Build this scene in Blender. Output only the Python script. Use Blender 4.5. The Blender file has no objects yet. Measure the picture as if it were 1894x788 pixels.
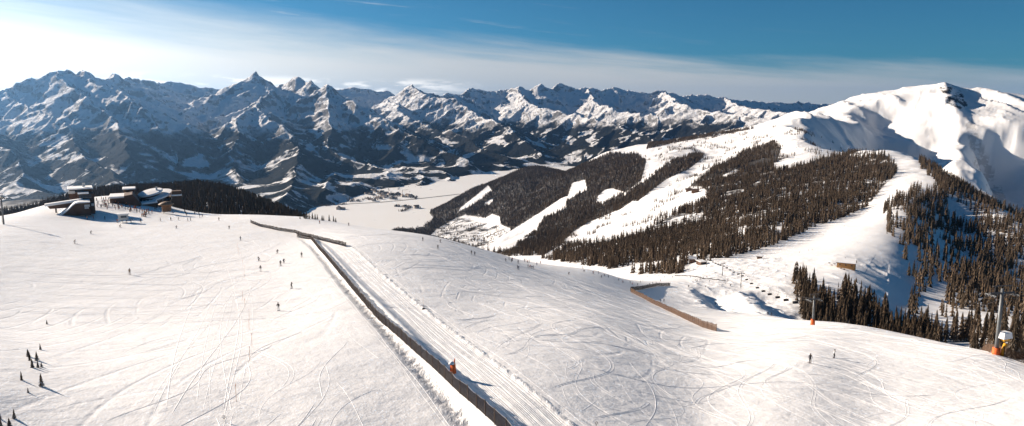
import bpy, bmesh, math, random, time
import numpy as np
from mathutils import Vector, Matrix
T0 = time.time()
rad = math.radians
scene = bpy.context.scene
COL = scene.collection

# ------------------------------------------------------------------ camera
# all positions below are worked out as (azimuth, distance, height) from the drone at the origin
F = 1303.0; HORIZON = 205.0
TH = math.atan((394 - HORIZON) / F)
cam_d = bpy.data.cameras.new('camera'); cam = bpy.data.objects.new('camera', cam_d); COL.objects.link(cam)
cam_d.sensor_width = 36.0; cam_d.lens = 36.0 * F / 1894.0
cam_d.clip_start = 0.5; cam_d.clip_end = 90000
cam.rotation_euler = (math.pi/2 - TH, 0, 0)
scene.camera = cam
scene.view_settings.view_transform = 'Standard'; scene.view_settings.look = 'None'
scene.view_settings.gamma = 1; scene.view_settings.exposure = 1.18

def azt(px, py):
    xc = (px - 947.0) / F; yc = -(py - 394.0) / F
    dx = xc; dy = math.cos(TH) + yc*math.sin(TH); dz = -math.sin(TH) + yc*math.cos(TH)
    return math.atan2(dx, dy), dz / math.hypot(dx, dy)
def P(px, py, r):
    a, t = azt(px, py)
    return (r*math.sin(a), r*math.cos(a), r*t)
def project(X, Y, Z):
    d = Y*math.cos(TH) - Z*math.sin(TH); u = Y*math.sin(TH) + Z*math.cos(TH)
    return 947 + F*X/d, 394 - F*u/d

# ------------------------------------------------------------------ noise
_rng = np.random.RandomState(7)
_tab = _rng.rand(256, 256).astype(np.float32)
def vnoise(x, y, s=0):
    xi = np.floor(x).astype(np.int64); yi = np.floor(y).astype(np.int64)
    fx = (x - xi).astype(np.float32); fy = (y - yi).astype(np.float32)
    fx = fx*fx*fx*(fx*(fx*6-15)+10); fy = fy*fy*fy*(fy*(fy*6-15)+10)
    x0 = (xi + s*37) & 255; x1 = (x0+1) & 255; y0 = (yi + s*91) & 255; y1 = (y0+1) & 255
    a = _tab[x0, y0]; b = _tab[x1, y0]; c = _tab[x0, y1]; d = _tab[x1, y1]
    return ((a + (b-a)*fx)*(1-fy) + (c + (d-c)*fx)*fy)*2 - 1
def fbm(x, y, octv=5, s=0, gain=.5):
    o = 0; amp = 1.0; tot = 0
    for k in range(octv):
        c, n = math.cos(k*1.1), math.sin(k*1.1); q = 2.03**k
        o = o + amp*vnoise((x*c - y*n)*q + 13.7*k, (x*n + y*c)*q - 7.1*k, s+k); tot += amp; amp *= gain
    return o/tot
def ridged(x, y, octv=5, s=0, gain=.5):
    o = 0; amp = 1.0; tot = 0; w = 1.0
    for k in range(octv):
        c, n = math.cos(k*1.3), math.sin(k*1.3); q = 2.1**k
        v = 1 - np.abs(vnoise((x*c - y*n)*q + 5.7*k, (x*n + y*c)*q - 3.1*k, s+k)); v = v*v*w
        w = np.clip(v*1.6, 0, 1); o = o + amp*v; tot += amp; amp *= gain
    return o/tot
def sstep(a, b, x):
    t = np.clip((x-a)/(b-a), 0, 1); return t*t*(3-2*t)

# ------------------------------------------------------------------ near terrain: surveyed points (column, row, distance)
ZV = -640.0            # valley floor
PTS = [
 # foreground piste
 (-500,788,80),(0,788,78),(300,788,74),(600,788,70),(920,788,70),(1300,788,84),(1600,788,96),(1894,788,105),(2400,788,120),
 (-400,600,130),(0,600,142),(260,600,140),(515,575,145),(830,680,92),(1100,680,100),(1498,672,126),(1800,720,125),(2300,720,150),(0,401,410),(80,380,470),(195,363,520),(280,372,540),(-300,440,420),
 (0,500,215),(240,508,210),(482,502,205),(640,455,240),(900,560,155),(1100,600,140),(1325,612,195),(1600,640,160),(1850,657,168),
 (-400,470,240),(0,415,330),(100,402,385),(180,400,400),(340,393,450),(450,398,470),(550,437,300),(575,403,420),(700,425,345),(810,458,262),
 (800,437,380),(950,480,370),(900,464,430),(1000,520,235),(1100,500,455),(1165,540,345),(1235,545,420),
 (1700,627,235),(1600,611,285),(1503,600,325),(1460,590,330),(1420,584,335),(1894,672,175),
 # base of the bowl beyond the piste
 (1240,512,690),(1300,512,640),(1370,532,560),(1300,556,410),(1360,548,470),(1260,570,330),(1380,575,380),(1440,560,430),(1450,520,600),(1500,500,690),(1560,492,720),
 # hidden ground just behind the piste crest
 (-300,450,600),(0,440,560),(200,415,720),(340,412,690),(450,430,640),(600,440,600),(700,470,640),(800,500,700),(900,520,750),(1000,530,760),(1100,528,780),
 (1530,620,430),(1600,650,430),(1700,680,400),(1850,720,330),(2000,760,330),
 # dark forested knob on the left
 (300,352,1150),(370,347,1100),(430,356,1050),(470,372,1000),(510,388,960),(545,402,930),(180,360,1200),(600,440,1100),(430,395,800),(0,420,1100),(-300,420,1100),
 # slope across: forest, pistes, crest of the ridge
 (1262,505,760),(1180,503,850),(1100,490,1000),(1000,478,1450),(950,470,1800),(900,466,2300),(850,455,2900),(800,442,3400),(720,425,3900),
 (1300,480,830),(1400,465,900),(1500,435,1050),(1600,385,1330),(1650,340,1600),(1665,300,1850),(1700,287,1980),
 (1400,420,1120),(1300,430,1250),(1500,370,1450),(1400,360,1650),(1300,370,1850),(1560,300,2150),(1450,300,2300),(1350,305,2500),
 (1200,400,1900),(1150,440,1500),(1100,400,2500),(1050,440,2100),(1200,330,2700),(1130,300,3700),(1050,370,3100),(1000,410,2900),
 (950,360,3900),(1005,308,4600),(1045,318,4700),(1100,290,4500),(1200,264,4300),(900,410,3600),(870,350,4700),
 (1320,249,4000),(1400,234,3800),(1480,208,3600),(1330,280,3300),(1420,262,3000),(1500,255,2700),(1600,281,2200),
 # beyond that crest
 (1005,330,6000),(1100,310,6000),(1200,285,6000),(1320,272,5600),(1400,260,5600),(870,400,6000),(700,430,6000),(1480,250,5200),(1700,240,5200),(1950,240,5200),
 # shaded side and the gully on the right
 (1600,480,795),(1640,515,722),(1665,580,585),(1640,450,930),(1680,370,1320),(1720,300,1900),(1755,322,1780),(1800,366,1560),(1850,398,1420),(1894,425,1330),(2100,520,1300),
 (1700,430,1110),(1780,420,1350),(1750,500,920),(1850,500,1060),(1894,560,800),(1780,580,650),(1700,560,670),(1894,640,500),(1600,560,575),(1550,560,550),(1500,560,530),(1480,545,540),
 (2100,600,900),(2300,600,1000),
 (1760,370,2300),(1850,420,2100),(1950,470,2000),(1700,310,2400),(1640,292,2500),
 # high snow mountain face
 (1700,270,2900),(1800,330,2700),(1894,380,2500),(1600,262,3000),(1530,262,2900),(1600,225,3900),(1750,230,3900),(1894,250,3700),(2100,330,3300),
]
HID = []
_u, _v, _t = [], [], []
for px, py, r in PTS:
    a, t = azt(px, py); _u.append(a); _v.append(math.log(r)*.30); _t.append(t)
for a in np.linspace(-1.3, 1.3, 9):            # beneath and beside the drone
    _u.append(a); _v.append(math.log(20.)*.30); _t.append(-31.5/20)
    _u.append(a); _v.append(math.log(45.)*.30); _t.append(-32.5/45)
for a in (-1.3, -1.05, 1.05, 1.3):
    for r, z in ((120,-42),(350,-70),(900,-220),(2500,-420)):
        _u.append(a); _v.append(math.log(r)*.30); _t.append(z/r)
U = np.array(_u); V = np.array(_v); TT = np.array(_t)
# interpolate z-like quantity t = z/r with a thin plate spline
def tps_k(d2): return .5*d2*np.log(d2 + 1e-12)
N = len(U)
K = tps_k((U[:,None]-U[None])**2 + (V[:,None]-V[None])**2) + np.eye(N)*2e-5
Pm = np.stack([np.ones(N), U, V], 1)
A = np.zeros((N+3, N+3)); A[:N,:N] = K; A[:N,N:] = Pm; A[N:,:N] = Pm.T
W = np.linalg.solve(A, np.concatenate([TT, np.zeros(3)]))
CU = np.linspace(-1.35, 1.35, 420); LV0, LV1 = math.log(9.), math.log(7200.)
CL = np.linspace(LV0, LV1, 330)
gu, gv = np.meshgrid(CU, CL*.30, indexing='ij')
TCG = W[N] + W[N+1]*gu + W[N+2]*gv
for i in range(N):
    TCG += W[i]*tps_k((gu-U[i])**2 + (gv-V[i])**2)
def tps_z(az, r):
    fu = np.clip((az-CU[0])/(CU[1]-CU[0]), 0, len(CU)-1.001); fv = np.clip((np.log(r)-LV0)/(CL[1]-CL[0]), 0, len(CL)-1.001)
    i = fu.astype(int); j = fv.astype(int); a = fu-i; b = fv-j
    def cw(q): return (-.5*q+q*q-.5*q**3, 1-2.5*q*q+1.5*q**3, .5*q+2*q*q-1.5*q**3, -.5*q*q+.5*q**3)
    wa = cw(a); wb = cw(b); t = 0
    for m in range(4):
        ii = np.clip(i+m-1, 0, len(CU)-1); row = 0
        for n in range(4): row = row + wb[n]*TCG[ii, np.clip(j+n-1, 0, len(CL)-1)]
        t = t + wa[m]*row
    return t*r

def seg_dist(x, y, ax, ay, bx, by):
    dx, dy = bx-ax, by-ay; L2 = dx*dx+dy*dy + 1e-9
    t = np.clip(((x-ax)*dx + (y-ay)*dy)/L2, 0, 1)
    ex = x-(ax+t*dx); ey = y-(ay+t*dy)
    side = dx*(y-ay) - dy*(x-ax)
    return np.sqrt(ex*ex+ey*ey), t, side
# rounded snow ridges of the right-hand mountain: polyline of (px,py,r), slope toward left, slope toward right, rounding
SNOWR = [
 ([(1600,183,4900),(1640,170,5000),(1680,160,5000),(1730,155,4900),(1750,152,4800),(1790,157,4800),(1850,166,4800),(1894,182,4700),(1960,195,4600),(2100,215,4500)], .32,.42,60),
]
# bowls whose steep side faces away from the sun: line, depth, width of the steep face, width of the recovery
BOWL = [
 ([(1470,252,2700),(1480,238,2900),(1484,225,3100),(1494,213,3400),(1520,205,3750),(1548,203,4000)], 250, 340, 190),
 ([(1572,191,4450),(1592,212,3950),(1612,238,3450),(1640,266,3050)], 125, 170, 400),
 ([(1700,205,4200),(1690,235,3700),(1705,262,3200)], 30, 90, 300),
 ([(1748,162,4700),(1762,190,4400),(1780,200,4150)], 40, 80, 200),
 ([(1776,212,3950),(1786,235,3650),(1795,262,3330),(1803,290,3050),(1822,330,2760),(1848,368,2500)], 300, 160, 420),
 ([(1858,250,3500),(1868,300,3000),(1880,350,2650)], 40, 90, 300),
]
SNOWR = [s for s in SNOWR if s[0]]
HOLLOW = [([(1270,533,520),(1288,552,425),(1305,570,375)], 6.5, 14, 26), ([(1362,533,545),(1374,552,465),(1394,575,385),(1402,588,352)], 9, 20, 40), ([(1600,513,750),(1645,516,735),(1662,552,650),(1664,590,590)], -3, 7, 10)]
LANE = []   # filled below: centre line of the groomed lane beside the long fence
def near_z(x, y):
    r = np.hypot(x, y); az = np.arctan2(x, y)
    z = tps_z(az, r)
    m = r > 2300
    if np.any(m):
        xm = x[m]; ym = y[m]; rm = r[m]
        wx = xm + fbm(xm/420, ym/420, 4, 3)*70; wy = ym + fbm(xm/420+9, ym/420, 4, 4)*70
        best = np.full(xm.shape, -9999.)
        for pl, sl, sr, w in SNOWR:
            pts = [P(*q) for q in pl]
            for (a, b) in zip(pts[:-1], pts[1:]):
                d, t, side = seg_dist(wx, wy, a[0], a[1], b[0], b[1])
                # "left" (sunward, -x) or "right" flank seen from the drone
                cx = a[0]+(b[0]-a[0])*t; s = np.where(wx > cx, sr, sl)
                hh = a[2]+(b[2]-a[2])*t - s*(np.sqrt(d*d+w*w)-w)
                best = np.maximum(best, hh)
        az_m = az[m]; keep = sstep(.34, .40, az_m)
        k = 22.0; zm = z[m]
        dd = best - zm; sm = zm + np.where(dd > 60*k, dd, k*np.log1p(np.exp(np.clip(dd/k, -30, 60))))
        zn = zm + (sm-zm)*keep*sstep(2350, 2600, rm)
        wx = xm + fbm(xm/160, ym/160, 3, 5)*34; wy = ym + fbm(xm/160+9, ym/160, 3, 6)*34
        q3 = sstep(.33, .37, az_m)
        for pl, dep, w1, w2 in BOWL:
            pts = [P(*q) for q in pl]; bd = np.full(xm.shape, 1e9); bs = np.zeros(xm.shape); en = np.ones(xm.shape)
            k = len(pts)-1; up = 1 if pts[-1][1] > pts[0][1] else -1
            for n, (a, b) in enumerate(zip(pts[:-1], pts[1:])):
                d, t, side = seg_dist(wx, wy, a[0], a[1], b[0], b[1]); L = math.hypot(b[0]-a[0], b[1]-a[1])
                tu = ((wx-a[0])*(b[0]-a[0]) + (wy-a[1])*(b[1]-a[1]))/L
                if n == 0: d = np.where(tu < 0, np.abs(side)/L, d); e0 = 1-sstep(0, 220, -tu); near0 = tu < 0
                if n == k-1: d = np.where(tu > L, np.abs(side)/L, d); e1 = 1-sstep(0, 220, tu-L)
                u = d < bd; bd = np.where(u, d, bd); bs = np.where(u, -np.sign(side)*up, bs)
                if n == 0: en = np.where(u, e0, en)
                elif n == k-1: en = np.where(u, e1, en)
                else: en = np.where(u, 1.0, en)
            sdist = bd*bs
            zn = zn - q3*dep*en*sstep(-20, w1, sdist)*(1-sstep(w1, w1+w2, sdist))
        z[m] = zn
    mh = (r > 300) & (r < 820) & (az > .2) & (az < .5)
    if np.any(mh):
        xh, yh = x[mh], y[mh]; dz_ = np.zeros(xh.shape); wx = xh + fbm(xh/12, yh/12, 3, 61)*4; wy = yh
        for pl, dep, w1, w2 in HOLLOW:
            pts = [P(*q) for q in pl]; bd = np.full(xh.shape, 1e9); bs = np.zeros(xh.shape)
            ax, ay = pts[0][:2]; bx, by = pts[-1][:2]; LL = math.hypot(bx-ax, by-ay)
            for a, b in zip(pts[:-1], pts[1:]):
                d, t, side = seg_dist(wx, wy, a[0], a[1], b[0], b[1]); u = d < bd; bd = np.where(u, d, bd); bs = np.where(u, np.sign(side), bs)
            tu = ((wx-ax)*(bx-ax) + (wy-ay)*(by-ay))/LL
            sdist = bd*bs; dz_ = dz_ - dep*sstep(-15, 20, tu)*(1-sstep(LL-25, LL+10, tu))*sstep(0, w1, sdist)*(1-sstep(w1, w1+w2, sdist))
        k_ = sstep(430, 500, r[mh])*sstep(.36, .40, az[mh]); dz_ = dz_ + k_*(ridged(xh/16, yh/30, 3, 63)-.5)*1.1 + sstep(330, 380, r[mh])*(ridged(xh/9, yh/12, 3, 64)-.5)*1.3*sstep(.22,.27,az[mh])*(1-k_)
        z[mh] = z[mh] + dz_
    # natural relief, growing with distance
    amp = np.clip((r-120)/500, 0, 1)
    z = z + fbm(x/60, y/60, 4, 11)*1.1*amp + fbm(x/14., y/14., 3, 12)*.10*np.clip(1-r/600,0,1)
    far = np.clip((r-750)/1500, 0, 1)
    sm_ = 1 - .72*sstep(.30, .36, az)*sstep(2200, 2600, r)
    z = z + (fbm(x/320, y/320, 6, 15)*26 - ridged(x/260, y/260, 4, 19)*16)*far*sm_
    dm = sstep(.30, .40, az)*sstep(2250, 2700, r)
    if np.any(dm > 0): z = z + dm*((ridged(x/210, y/420, 4, 33)-.5)*30 + (ridged(x/60+z/90, y/120, 3, 35)-.5)*7)
    return z
def near_full(x, y):
    z = near_z(x, y)
    if LANE:
        d = np.full(x.shape, 1e9); sd = np.zeros(x.shape)
        msk = (np.hypot(x, y) < 420)
        xs = x[msk]; ys = y[msk]; dm = np.full(xs.shape, 1e9); sm = np.zeros(xs.shape)
        for (a, b) in zip(LANE[:-1], LANE[1:]):
            q, t, side = seg_dist(xs, ys, a[0], a[1], b[0], b[1])
            u = q < dm; dm = np.where(u, q, dm); sm = np.where(u, -np.sign(side), sm)   # + = right of the fence line
        s = dm*sm
        fade = sstep(300, 240, np.hypot(xs, ys))
        bank = (.55*np.exp(-((s-.2)/1.1)**2)            # ridge the fence stands on
                - .28*np.exp(-((s+2.6)/1.0)**2)*(1+.9*fbm(xs/1.6, ys/1.6, 2, 40))      # scuffed trough left of it
                + .22*np.exp(-((s-8.6)/.5)**2)*(1+.8*fbm(xs/1.2, ys/1.2, 2, 41))       # windrow right of the lane
                - .10*sstep(1.6, 2.6, s)*sstep(8.6, 7.8, s))
        zz = z[msk] + bank*fade
        z[msk] = zz
    return z

_R = np.exp(np.linspace(math.log(25), math.log(6900), 2600))
def hit(px, py, rmin=30, rmax=6800):
    """where the sight line through a pixel of the photograph meets the terrain"""
    a, t = azt(px, py)
    R = _R[(_R >= rmin) & (_R <= rmax)]
    x = R*math.sin(a); y = R*math.cos(a); g = np.maximum(near_full(x, y), ZV)
    below = (R*t <= g)
    k = int(np.argmax(below)) if below.any() else len(R)-1
    if k > 0 and below.any():
        d0 = R[k-1]*t - g[k-1]; d1 = g[k] - R[k]*t; f = d0/(d0+d1+1e-9); rr = R[k-1] + (R[k]-R[k-1])*f
    else: rr = R[k]
    x = rr*math.sin(a); y = rr*math.cos(a)
    return Vector((x, y, gz(x, y)))
def gz(x, y): return float(max(near_full(np.array([x], float), np.array([y], float))[0], ZV))
_l = [hit(*q, 40, 500) for q in ((990,860),(915,788),(868,738),(760,628),(700,567),(640,505),(590,452),(570,440),(556,435))]
LANE = [(p.x, p.y) for p in _l]

# ------------------------------------------------------------------ helpers for objects
def tag(o, label=None, cat=None, group=None, kind=None):
    if label: o['label'] = label
    if cat: o['category'] = cat
    if group: o['group'] = group
    if kind: o['kind'] = kind
    return o
def empty(name, loc, rz=0, label=None, cat=None, group=None):
    o = bpy.data.objects.new(name, None); COL.objects.link(o); o.empty_display_size = .5
    o.location = loc; o.rotation_euler = (0, 0, rz); return tag(o, label, cat, group)
def link(name, me, parent=None, mats=None):
    o = bpy.data.objects.new(name, me); COL.objects.link(o)
    if parent: o.parent = parent
    if mats:
        for m in (mats if isinstance(mats, (list, tuple)) else [mats]): me.materials.append(m)
    return o
def grid_mesh(name, X, Y, Z, smooth=True, attrs=None):
    n, m = X.shape
    me = bpy.data.meshes.new(name)
    me.vertices.add(n*m)
    me.vertices.foreach_set('co', np.stack([X, Y, Z], -1).astype(np.float32).ravel())
    i = np.arange(n*m, dtype=np.int32).reshape(n, m)
    q = np.stack([i[:-1,:-1], i[:-1,1:], i[1:,1:], i[1:,:-1]], -1).reshape(-1, 4)
    me.loops.add(q.size); me.polygons.add(len(q))
    me.loops.foreach_set('vertex_index', q.ravel()); me.polygons.foreach_set('loop_start', np.arange(0, q.size, 4, dtype=np.int32))
    me.update(calc_edges=True)
    me.polygons.foreach_set('use_smooth', np.full(len(q), smooth))
    if attrs:
        for k, v in attrs.items():
            at = me.attributes.new(k, 'FLOAT', 'POINT'); at.data.foreach_set('value', v.astype(np.float32).ravel())
    return me
# ------------------------------------------------------------------ material helpers
class NT:
    def __init__(s, tree): s.t = tree; s.n = tree.nodes; s.l = tree.links
    def new(s, typ, **kw):
        n = s.n.new(typ)
        for k, v in kw.items(): setattr(n, k, v)
        return n
    def set(s, sock, v):
        if isinstance(v, bpy.types.NodeSocket): s.l.new(v, sock)
        else: sock.default_value = v
    def math(s, op, a, b=0.0, c=None, clamp=False):
        n = s.new('ShaderNodeMath', operation=op, use_clamp=clamp); s.set(n.inputs[0], a); s.set(n.inputs[1], b)
        if c is not None: s.set(n.inputs[2], c)
        return n.outputs[0]
    def mapr(s, v, a, b, c=0.0, d=1.0, smooth=True):
        n = s.new('ShaderNodeMapRange'); n.interpolation_type = 'SMOOTHSTEP' if smooth else 'LINEAR'
        s.set(n.inputs[0], v)
        for i, q in enumerate((a, b, c, d)): s.set(n.inputs[i+1], q)
        return n.outputs[0]
    def mix(s, f, a, b, mode='MIX'):
        n = s.new('ShaderNodeMix', data_type='RGBA', blend_type=mode); s.set(n.inputs[0], f); s.set(n.inputs[6], a); s.set(n.inputs[7], b)
        return n.outputs[2]
    def noise(s, vec, scale, detail=4.0, rough=.5, dist=0.0, dim='3D'):
        n = s.new('ShaderNodeTexNoise', noise_dimensions=dim); s.l.new(vec, n.inputs['Vector'])
        n.inputs['Scale'].default_value = scale; n.inputs['Detail'].default_value = detail
        n.inputs['Roughness'].default_value = rough; n.inputs['Distortion'].default_value = dist
        return n.outputs['Fac']
    def mapping(s, vec, loc=(0,0,0), rot=(0,0,0), sc=(1,1,1)):
        n = s.new('ShaderNodeMapping'); s.l.new(vec, n.inputs[0])
        n.inputs[1].default_value = loc; n.inputs[2].default_value = rot; n.inputs[3].default_value = sc
        return n.outputs[0]
def mat(name, col=None, rough=.7, metal=0.0):
    m = bpy.data.materials.new(name); m.use_nodes = True
    b = m.node_tree.nodes['Principled BSDF']
    b.inputs['Roughness'].default_value = rough; b.inputs['Metallic'].default_value = metal
    b.inputs['Specular IOR Level'].default_value = .3
    if col: b.inputs['Base Color'].default_value = (*col, 1)
    return m, NT(m.node_tree), b
def varied(name, col, amt=.25, scale=3.0, rough=.7, metal=0.0):
    m, t, b = mat(name, col, rough, metal)
    tc = t.new('ShaderNodeTexCoord').outputs['Object']
    n = t.noise(tc, scale, 4)
    c2 = tuple(min(1, c*(1+amt)) for c in col); c1 = tuple(c*(1-amt) for c in col)
    t.set(b.inputs['Base Color'], t.mix(n, (*c1,1), (*c2,1)))
    return m
def rgb(a, b, c): return (a, b, c, 1)

# ---- snow of the near terrain, with ski tracks and groomer corduroy as relief
m_snow, t, b = mat('snow', None, .55)
geo = t.new('ShaderNodeNewGeometry'); pos = geo.outputs['Position']
def tracks(loc, rot, sc, warp, scale, width, mult, maskscale, th):
    v = t.mapping(pos, loc, (0,0,rad(rot)), (sc[0], sc[1], 0))
    n = t.noise(v, scale, 0.0, .3, warp, '3D')
    f = t.math('FRACT', t.math('MULTIPLY', n, float(mult)))
    e = t.math('ABSOLUTE', t.math('SUBTRACT', f, .5))
    line = t.mapr(e, width, 0.0)
    mk = t.mapr(t.noise(t.mapping(pos, loc), maskscale, 2.0, .6), th, th+.07)
    return t.math('MULTIPLY', line, mk)
vr = t.new('ShaderNodeVectorMath', operation='LENGTH'); t.l.new(pos, vr.inputs[0])
dist = vr.outputs['Value']
tr1 = tracks((31,7,0), 24, (1,.30,1), 0, .018, .10, 30, .035, .50)
tr2 = tracks((131,57,0), -40, (1,.34,1), .1, .021, .10, 26, .045, .52)
mx = t.math('MULTIPLY', t.math('MAXIMUM', tr1, tr2), .45)
lane = t.new('ShaderNodeAttribute', attribute_name='lane').outputs['Fac']
side = t.new('ShaderNodeAttribute', attribute_name='side').outputs['Fac']
groove = t.new('ShaderNodeTexWave', wave_type='BANDS', bands_direction='X', wave_profile='SIN')
cs = t.new('ShaderNodeCombineXYZ'); t.l.new(side, cs.inputs[0])
t.l.new(cs.outputs[0], groove.inputs[0]); groove.inputs['Scale'].default_value = 1.1; groove.inputs['Distortion'].default_value = 0
g = t.math('MULTIPLY', groove.outputs['Fac'], lane)
fine = t.noise(pos, .9, 6, .62); fine2 = t.noise(t.mapping(pos, sc=(1,.5,1)), 4.5, 3, .6); med = t.noise(pos, .12, 5, .6)
hgt = t.math('ADD', t.math('MULTIPLY', mx, t.math('SUBTRACT', -.16, t.math('MULTIPLY', lane, -.14))), t.math('MULTIPLY', g, .035))
hgt = t.math('ADD', hgt, t.math('MULTIPLY', fine, .13)); hgt = t.math('ADD', hgt, t.math('MULTIPLY', fine2, .05)); hgt = t.math('ADD', hgt, t.math('MULTIPLY', med, .9))
rough_a = t.new('ShaderNodeAttribute', attribute_name='scuff').outputs['Fac']
hgt = t.math('ADD', hgt, t.math('MULTIPLY', t.math('MULTIPLY', t.noise(t.mapping(pos, sc=(1,.35,1)), 1.3, 4, .7), rough_a), 1.1))
bump = t.new('ShaderNodeBump'); t.l.new(hgt, bump.inputs['Height']); bump.inputs['Distance'].default_value = 1.0
t.set(bump.inputs['Strength'], t.mapr(dist, 90, 1200, .55, .12, False))
t.l.new(bump.outputs[0], b.inputs['Normal'])
forest = t.new('ShaderNodeAttribute', attribute_name='forest').outputs['Fac']
patch = t.noise(pos, .03, 6, .7)
cs_ = t.mix(t.noise(pos, .02, 5, .6), rgb(.79,.785,.775), rgb(.83,.83,.83))
floor_f = t.math('MULTIPLY', forest, t.mapr(t.math('ADD', patch, t.mapr(dist, 800, 2600, -.12, .2, False)), .45, .56))
sz = t.new('ShaderNodeSeparateXYZ'); t.l.new(geo.outputs['Normal'], sz.inputs[0])
brush = t.new('ShaderNodeAttribute', attribute_name='brush').outputs['Fac']
brushm = t.math('MULTIPLY', brush, t.mapr(t.noise(t.mapping(pos, sc=(.6,1.3,1)), .018, 7, .72), .50, .56))
rk = t.math('MULTIPLY', t.new('ShaderNodeAttribute', attribute_name='rock').outputs['Fac'], t.mapr(t.noise(t.mapping(pos, sc=(1,.5,1.4)), .022, 6, .7), .47, .53))  # noise breaks up the summit rock and the darker bowl face
dk = t.math('MAXIMUM', t.math('MAXIMUM', floor_f, brushm), rk)
t.set(b.inputs['Base Color'], t.mix(dk, cs_, t.mix(t.noise(pos, .1, 3), rgb(.035,.032,.026), rgb(.075,.062,.048))))
b.inputs['Subsurface Weight'].default_value = 0

# ---- distant mountains: snow above, forest and pasture below, rock on the steepest faces
m_mtn, t, b = mat('mountain', None, .9)
b.inputs['Specular IOR Level'].default_value = .02
geo = t.new('ShaderNodeNewGeometry'); pos = geo.outputs['Position']
sp = t.new('ShaderNodeSeparateXYZ'); t.l.new(pos, sp.inputs[0]); z = sp.outputs['Z']
sn = t.new('ShaderNodeSeparateXYZ'); t.l.new(geo.outputs['Normal'], sn.inputs[0]); nz = sn.outputs['Z']
n1 = t.noise(pos, .0011, 7, .62); n2 = t.noise(pos, .004, 6, .65); n3 = t.noise(t.mapping(pos, sc=(1,1,2.5)), .012, 5, .7)
zl = t.math('ADD', z, t.math('MULTIPLY', t.math('SUBTRACT', n1, .5), -520))
zl = t.math('ADD', zl, t.math('MULTIPLY', t.math('SUBTRACT', n2, .5), -330))
high = t.mapr(zl, -250, -140)
clear = t.math('MULTIPLY', t.mapr(t.noise(t.mapping(pos, (700,300,0)), .0030, 7, .62, .4), .525, .555), t.mapr(nz, .74, .86))
snowf = t.math('MAXIMUM', high, clear)
rock = t.math('MULTIPLY', t.mapr(t.math('ADD', nz, t.math('MULTIPLY', t.math('SUBTRACT', n3, .5), .55)), .76, .64), .85)
snowc = t.mix(rock, rgb(.82,.82,.82), t.mix(n2, rgb(.07,.065,.06), rgb(.16,.15,.14)))
forc = t.mix(n3, rgb(.008,.010,.010), rgb(.022,.023,.022))
t.set(b.inputs['Base Color'], t.mix(snowf, forc, snowc))
bp = t.new('ShaderNodeBump'); t.l.new(t.math('ADD', t.math('MULTIPLY', n3, 45), t.math('MULTIPLY', t.noise(pos, .03, 5, .65), 26)), bp.inputs['Height'])
bp.inputs['Strength'].default_value = .8; bp.inputs['Distance'].default_value = 1; t.l.new(bp.outputs[0], b.inputs['Normal'])

# ---- valley floor
m_val, t, b = mat('valley_snow', None, .7)
pos = t.new('ShaderNodeNewGeometry').outputs['Position']
t.set(b.inputs['Base Color'], t.mix(t.mapr(t.noise(pos, .006, 7, .7), .64, .70), t.mix(t.noise(pos, .0015, 3), rgb(.80,.78,.74), rgb(.86,.85,.82)), rgb(.28,.22,.17)))

# ------------------------------------------------------------------ forest outlines (columns and rows of the photograph, laid on the terrain)
def inpoly(px, py, poly):
    r = np.zeros(px.shape, bool); n = len(poly)
    for i in range(n):
        x1, y1 = poly[i]; x2, y2 = poly[(i+1) % n]
        if y1 == y2: continue
        c = ((y1 > py) != (y2 > py)) & (px < (x2-x1)*(py-y1)/(y2-y1) + x1)
        r ^= c
    return r
def z7(l): return [(700+x/3.284, 280+y/3.284) for x, y in l]
def z4(l): return [(1200+x/2.718, 100+y/2.718) for x, y in l]
FOREST = [
 [(715,427),(770,395),(822,364),(870,337),(920,319),(960,309),(1005,307),(1045,320),(1090,300),(1130,284),(1180,284),(1195,300),(1185,335),(1150,360),(1170,372),(1125,402),(1080,428),(1050,447),(1005,472),(940,474),(895,462),(800,446)],
 [(1165,350),(1200,332),(1228,306),(1258,293),(1290,284),(1302,290),(1275,312),(1232,332),(1180,372),(1150,372)],
 [(1000,478),(1060,452),(1130,447),(1190,428),(1240,398),(1266,386),(1310,370),(1300,352),(1262,346),(1288,330),(1300,313),(1347,299),(1375,281),(1430,264),(1445,274),(1440,292),(1500,290),(1570,280),(1640,288),(1652,302),(1662,312),(1655,325),(1636,342),(1604,382),(1560,402),(1500,422),(1455,445),(1400,462),(1330,482),(1272,484),(1262,507),(1180,507),(1100,494)],
 [(1195,276),(1260,262),(1330,250),(1400,237),(1330,247),(1260,258),(1200,266)],
]
CLEAR = [
 z7([(480,372),(500,340),(600,262),(668,205),(690,240),(620,290),(560,330)]),
 z7([(630,325),(690,285),(705,290),(668,328)]),
 z7([(300,520),(380,455),(480,400),(520,385),(650,405),(690,380),(735,395),(745,445),(810,470),(700,560),(640,600),(560,580),(500,560)]),
 z7([(640,600),(790,490),(960,385),(1110,285),(1150,270),(1178,190),(1255,172),(1268,232),(1140,300),(1140,345),(1060,380),(1010,400),(960,480),(850,560),(790,615)]),
 z7([(1320,318),(1335,270),(1375,232),(1420,225),(1490,245),(1470,262),(1420,280),(1370,322)]),
 z7([(1120,550),(1180,490),(1260,440),(1420,370),(1480,350),(1600,305),(1700,230),(1839,165),(1900,150),(1900,320),(1839,350),(1750,400),(1600,475),(1450,460),(1300,520),(1200,545)]),
 [(1262,345),(1296,345),(1312,356),(1290,372),(1262,385),(1240,385),(1250,360)],
 z4([(60,720),(160,640),(260,590),(330,560),(300,600),(200,660),(120,715)]),
 z4([(365,612),(440,580),(462,585),(400,618)]),
 z4([(620,552),(740,500),(860,470),(960,480),(1010,500),(880,520),(760,560),(650,590)]),
 z4([(980,505),(1090,500),(1130,515),(1040,525)]),
]
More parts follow.
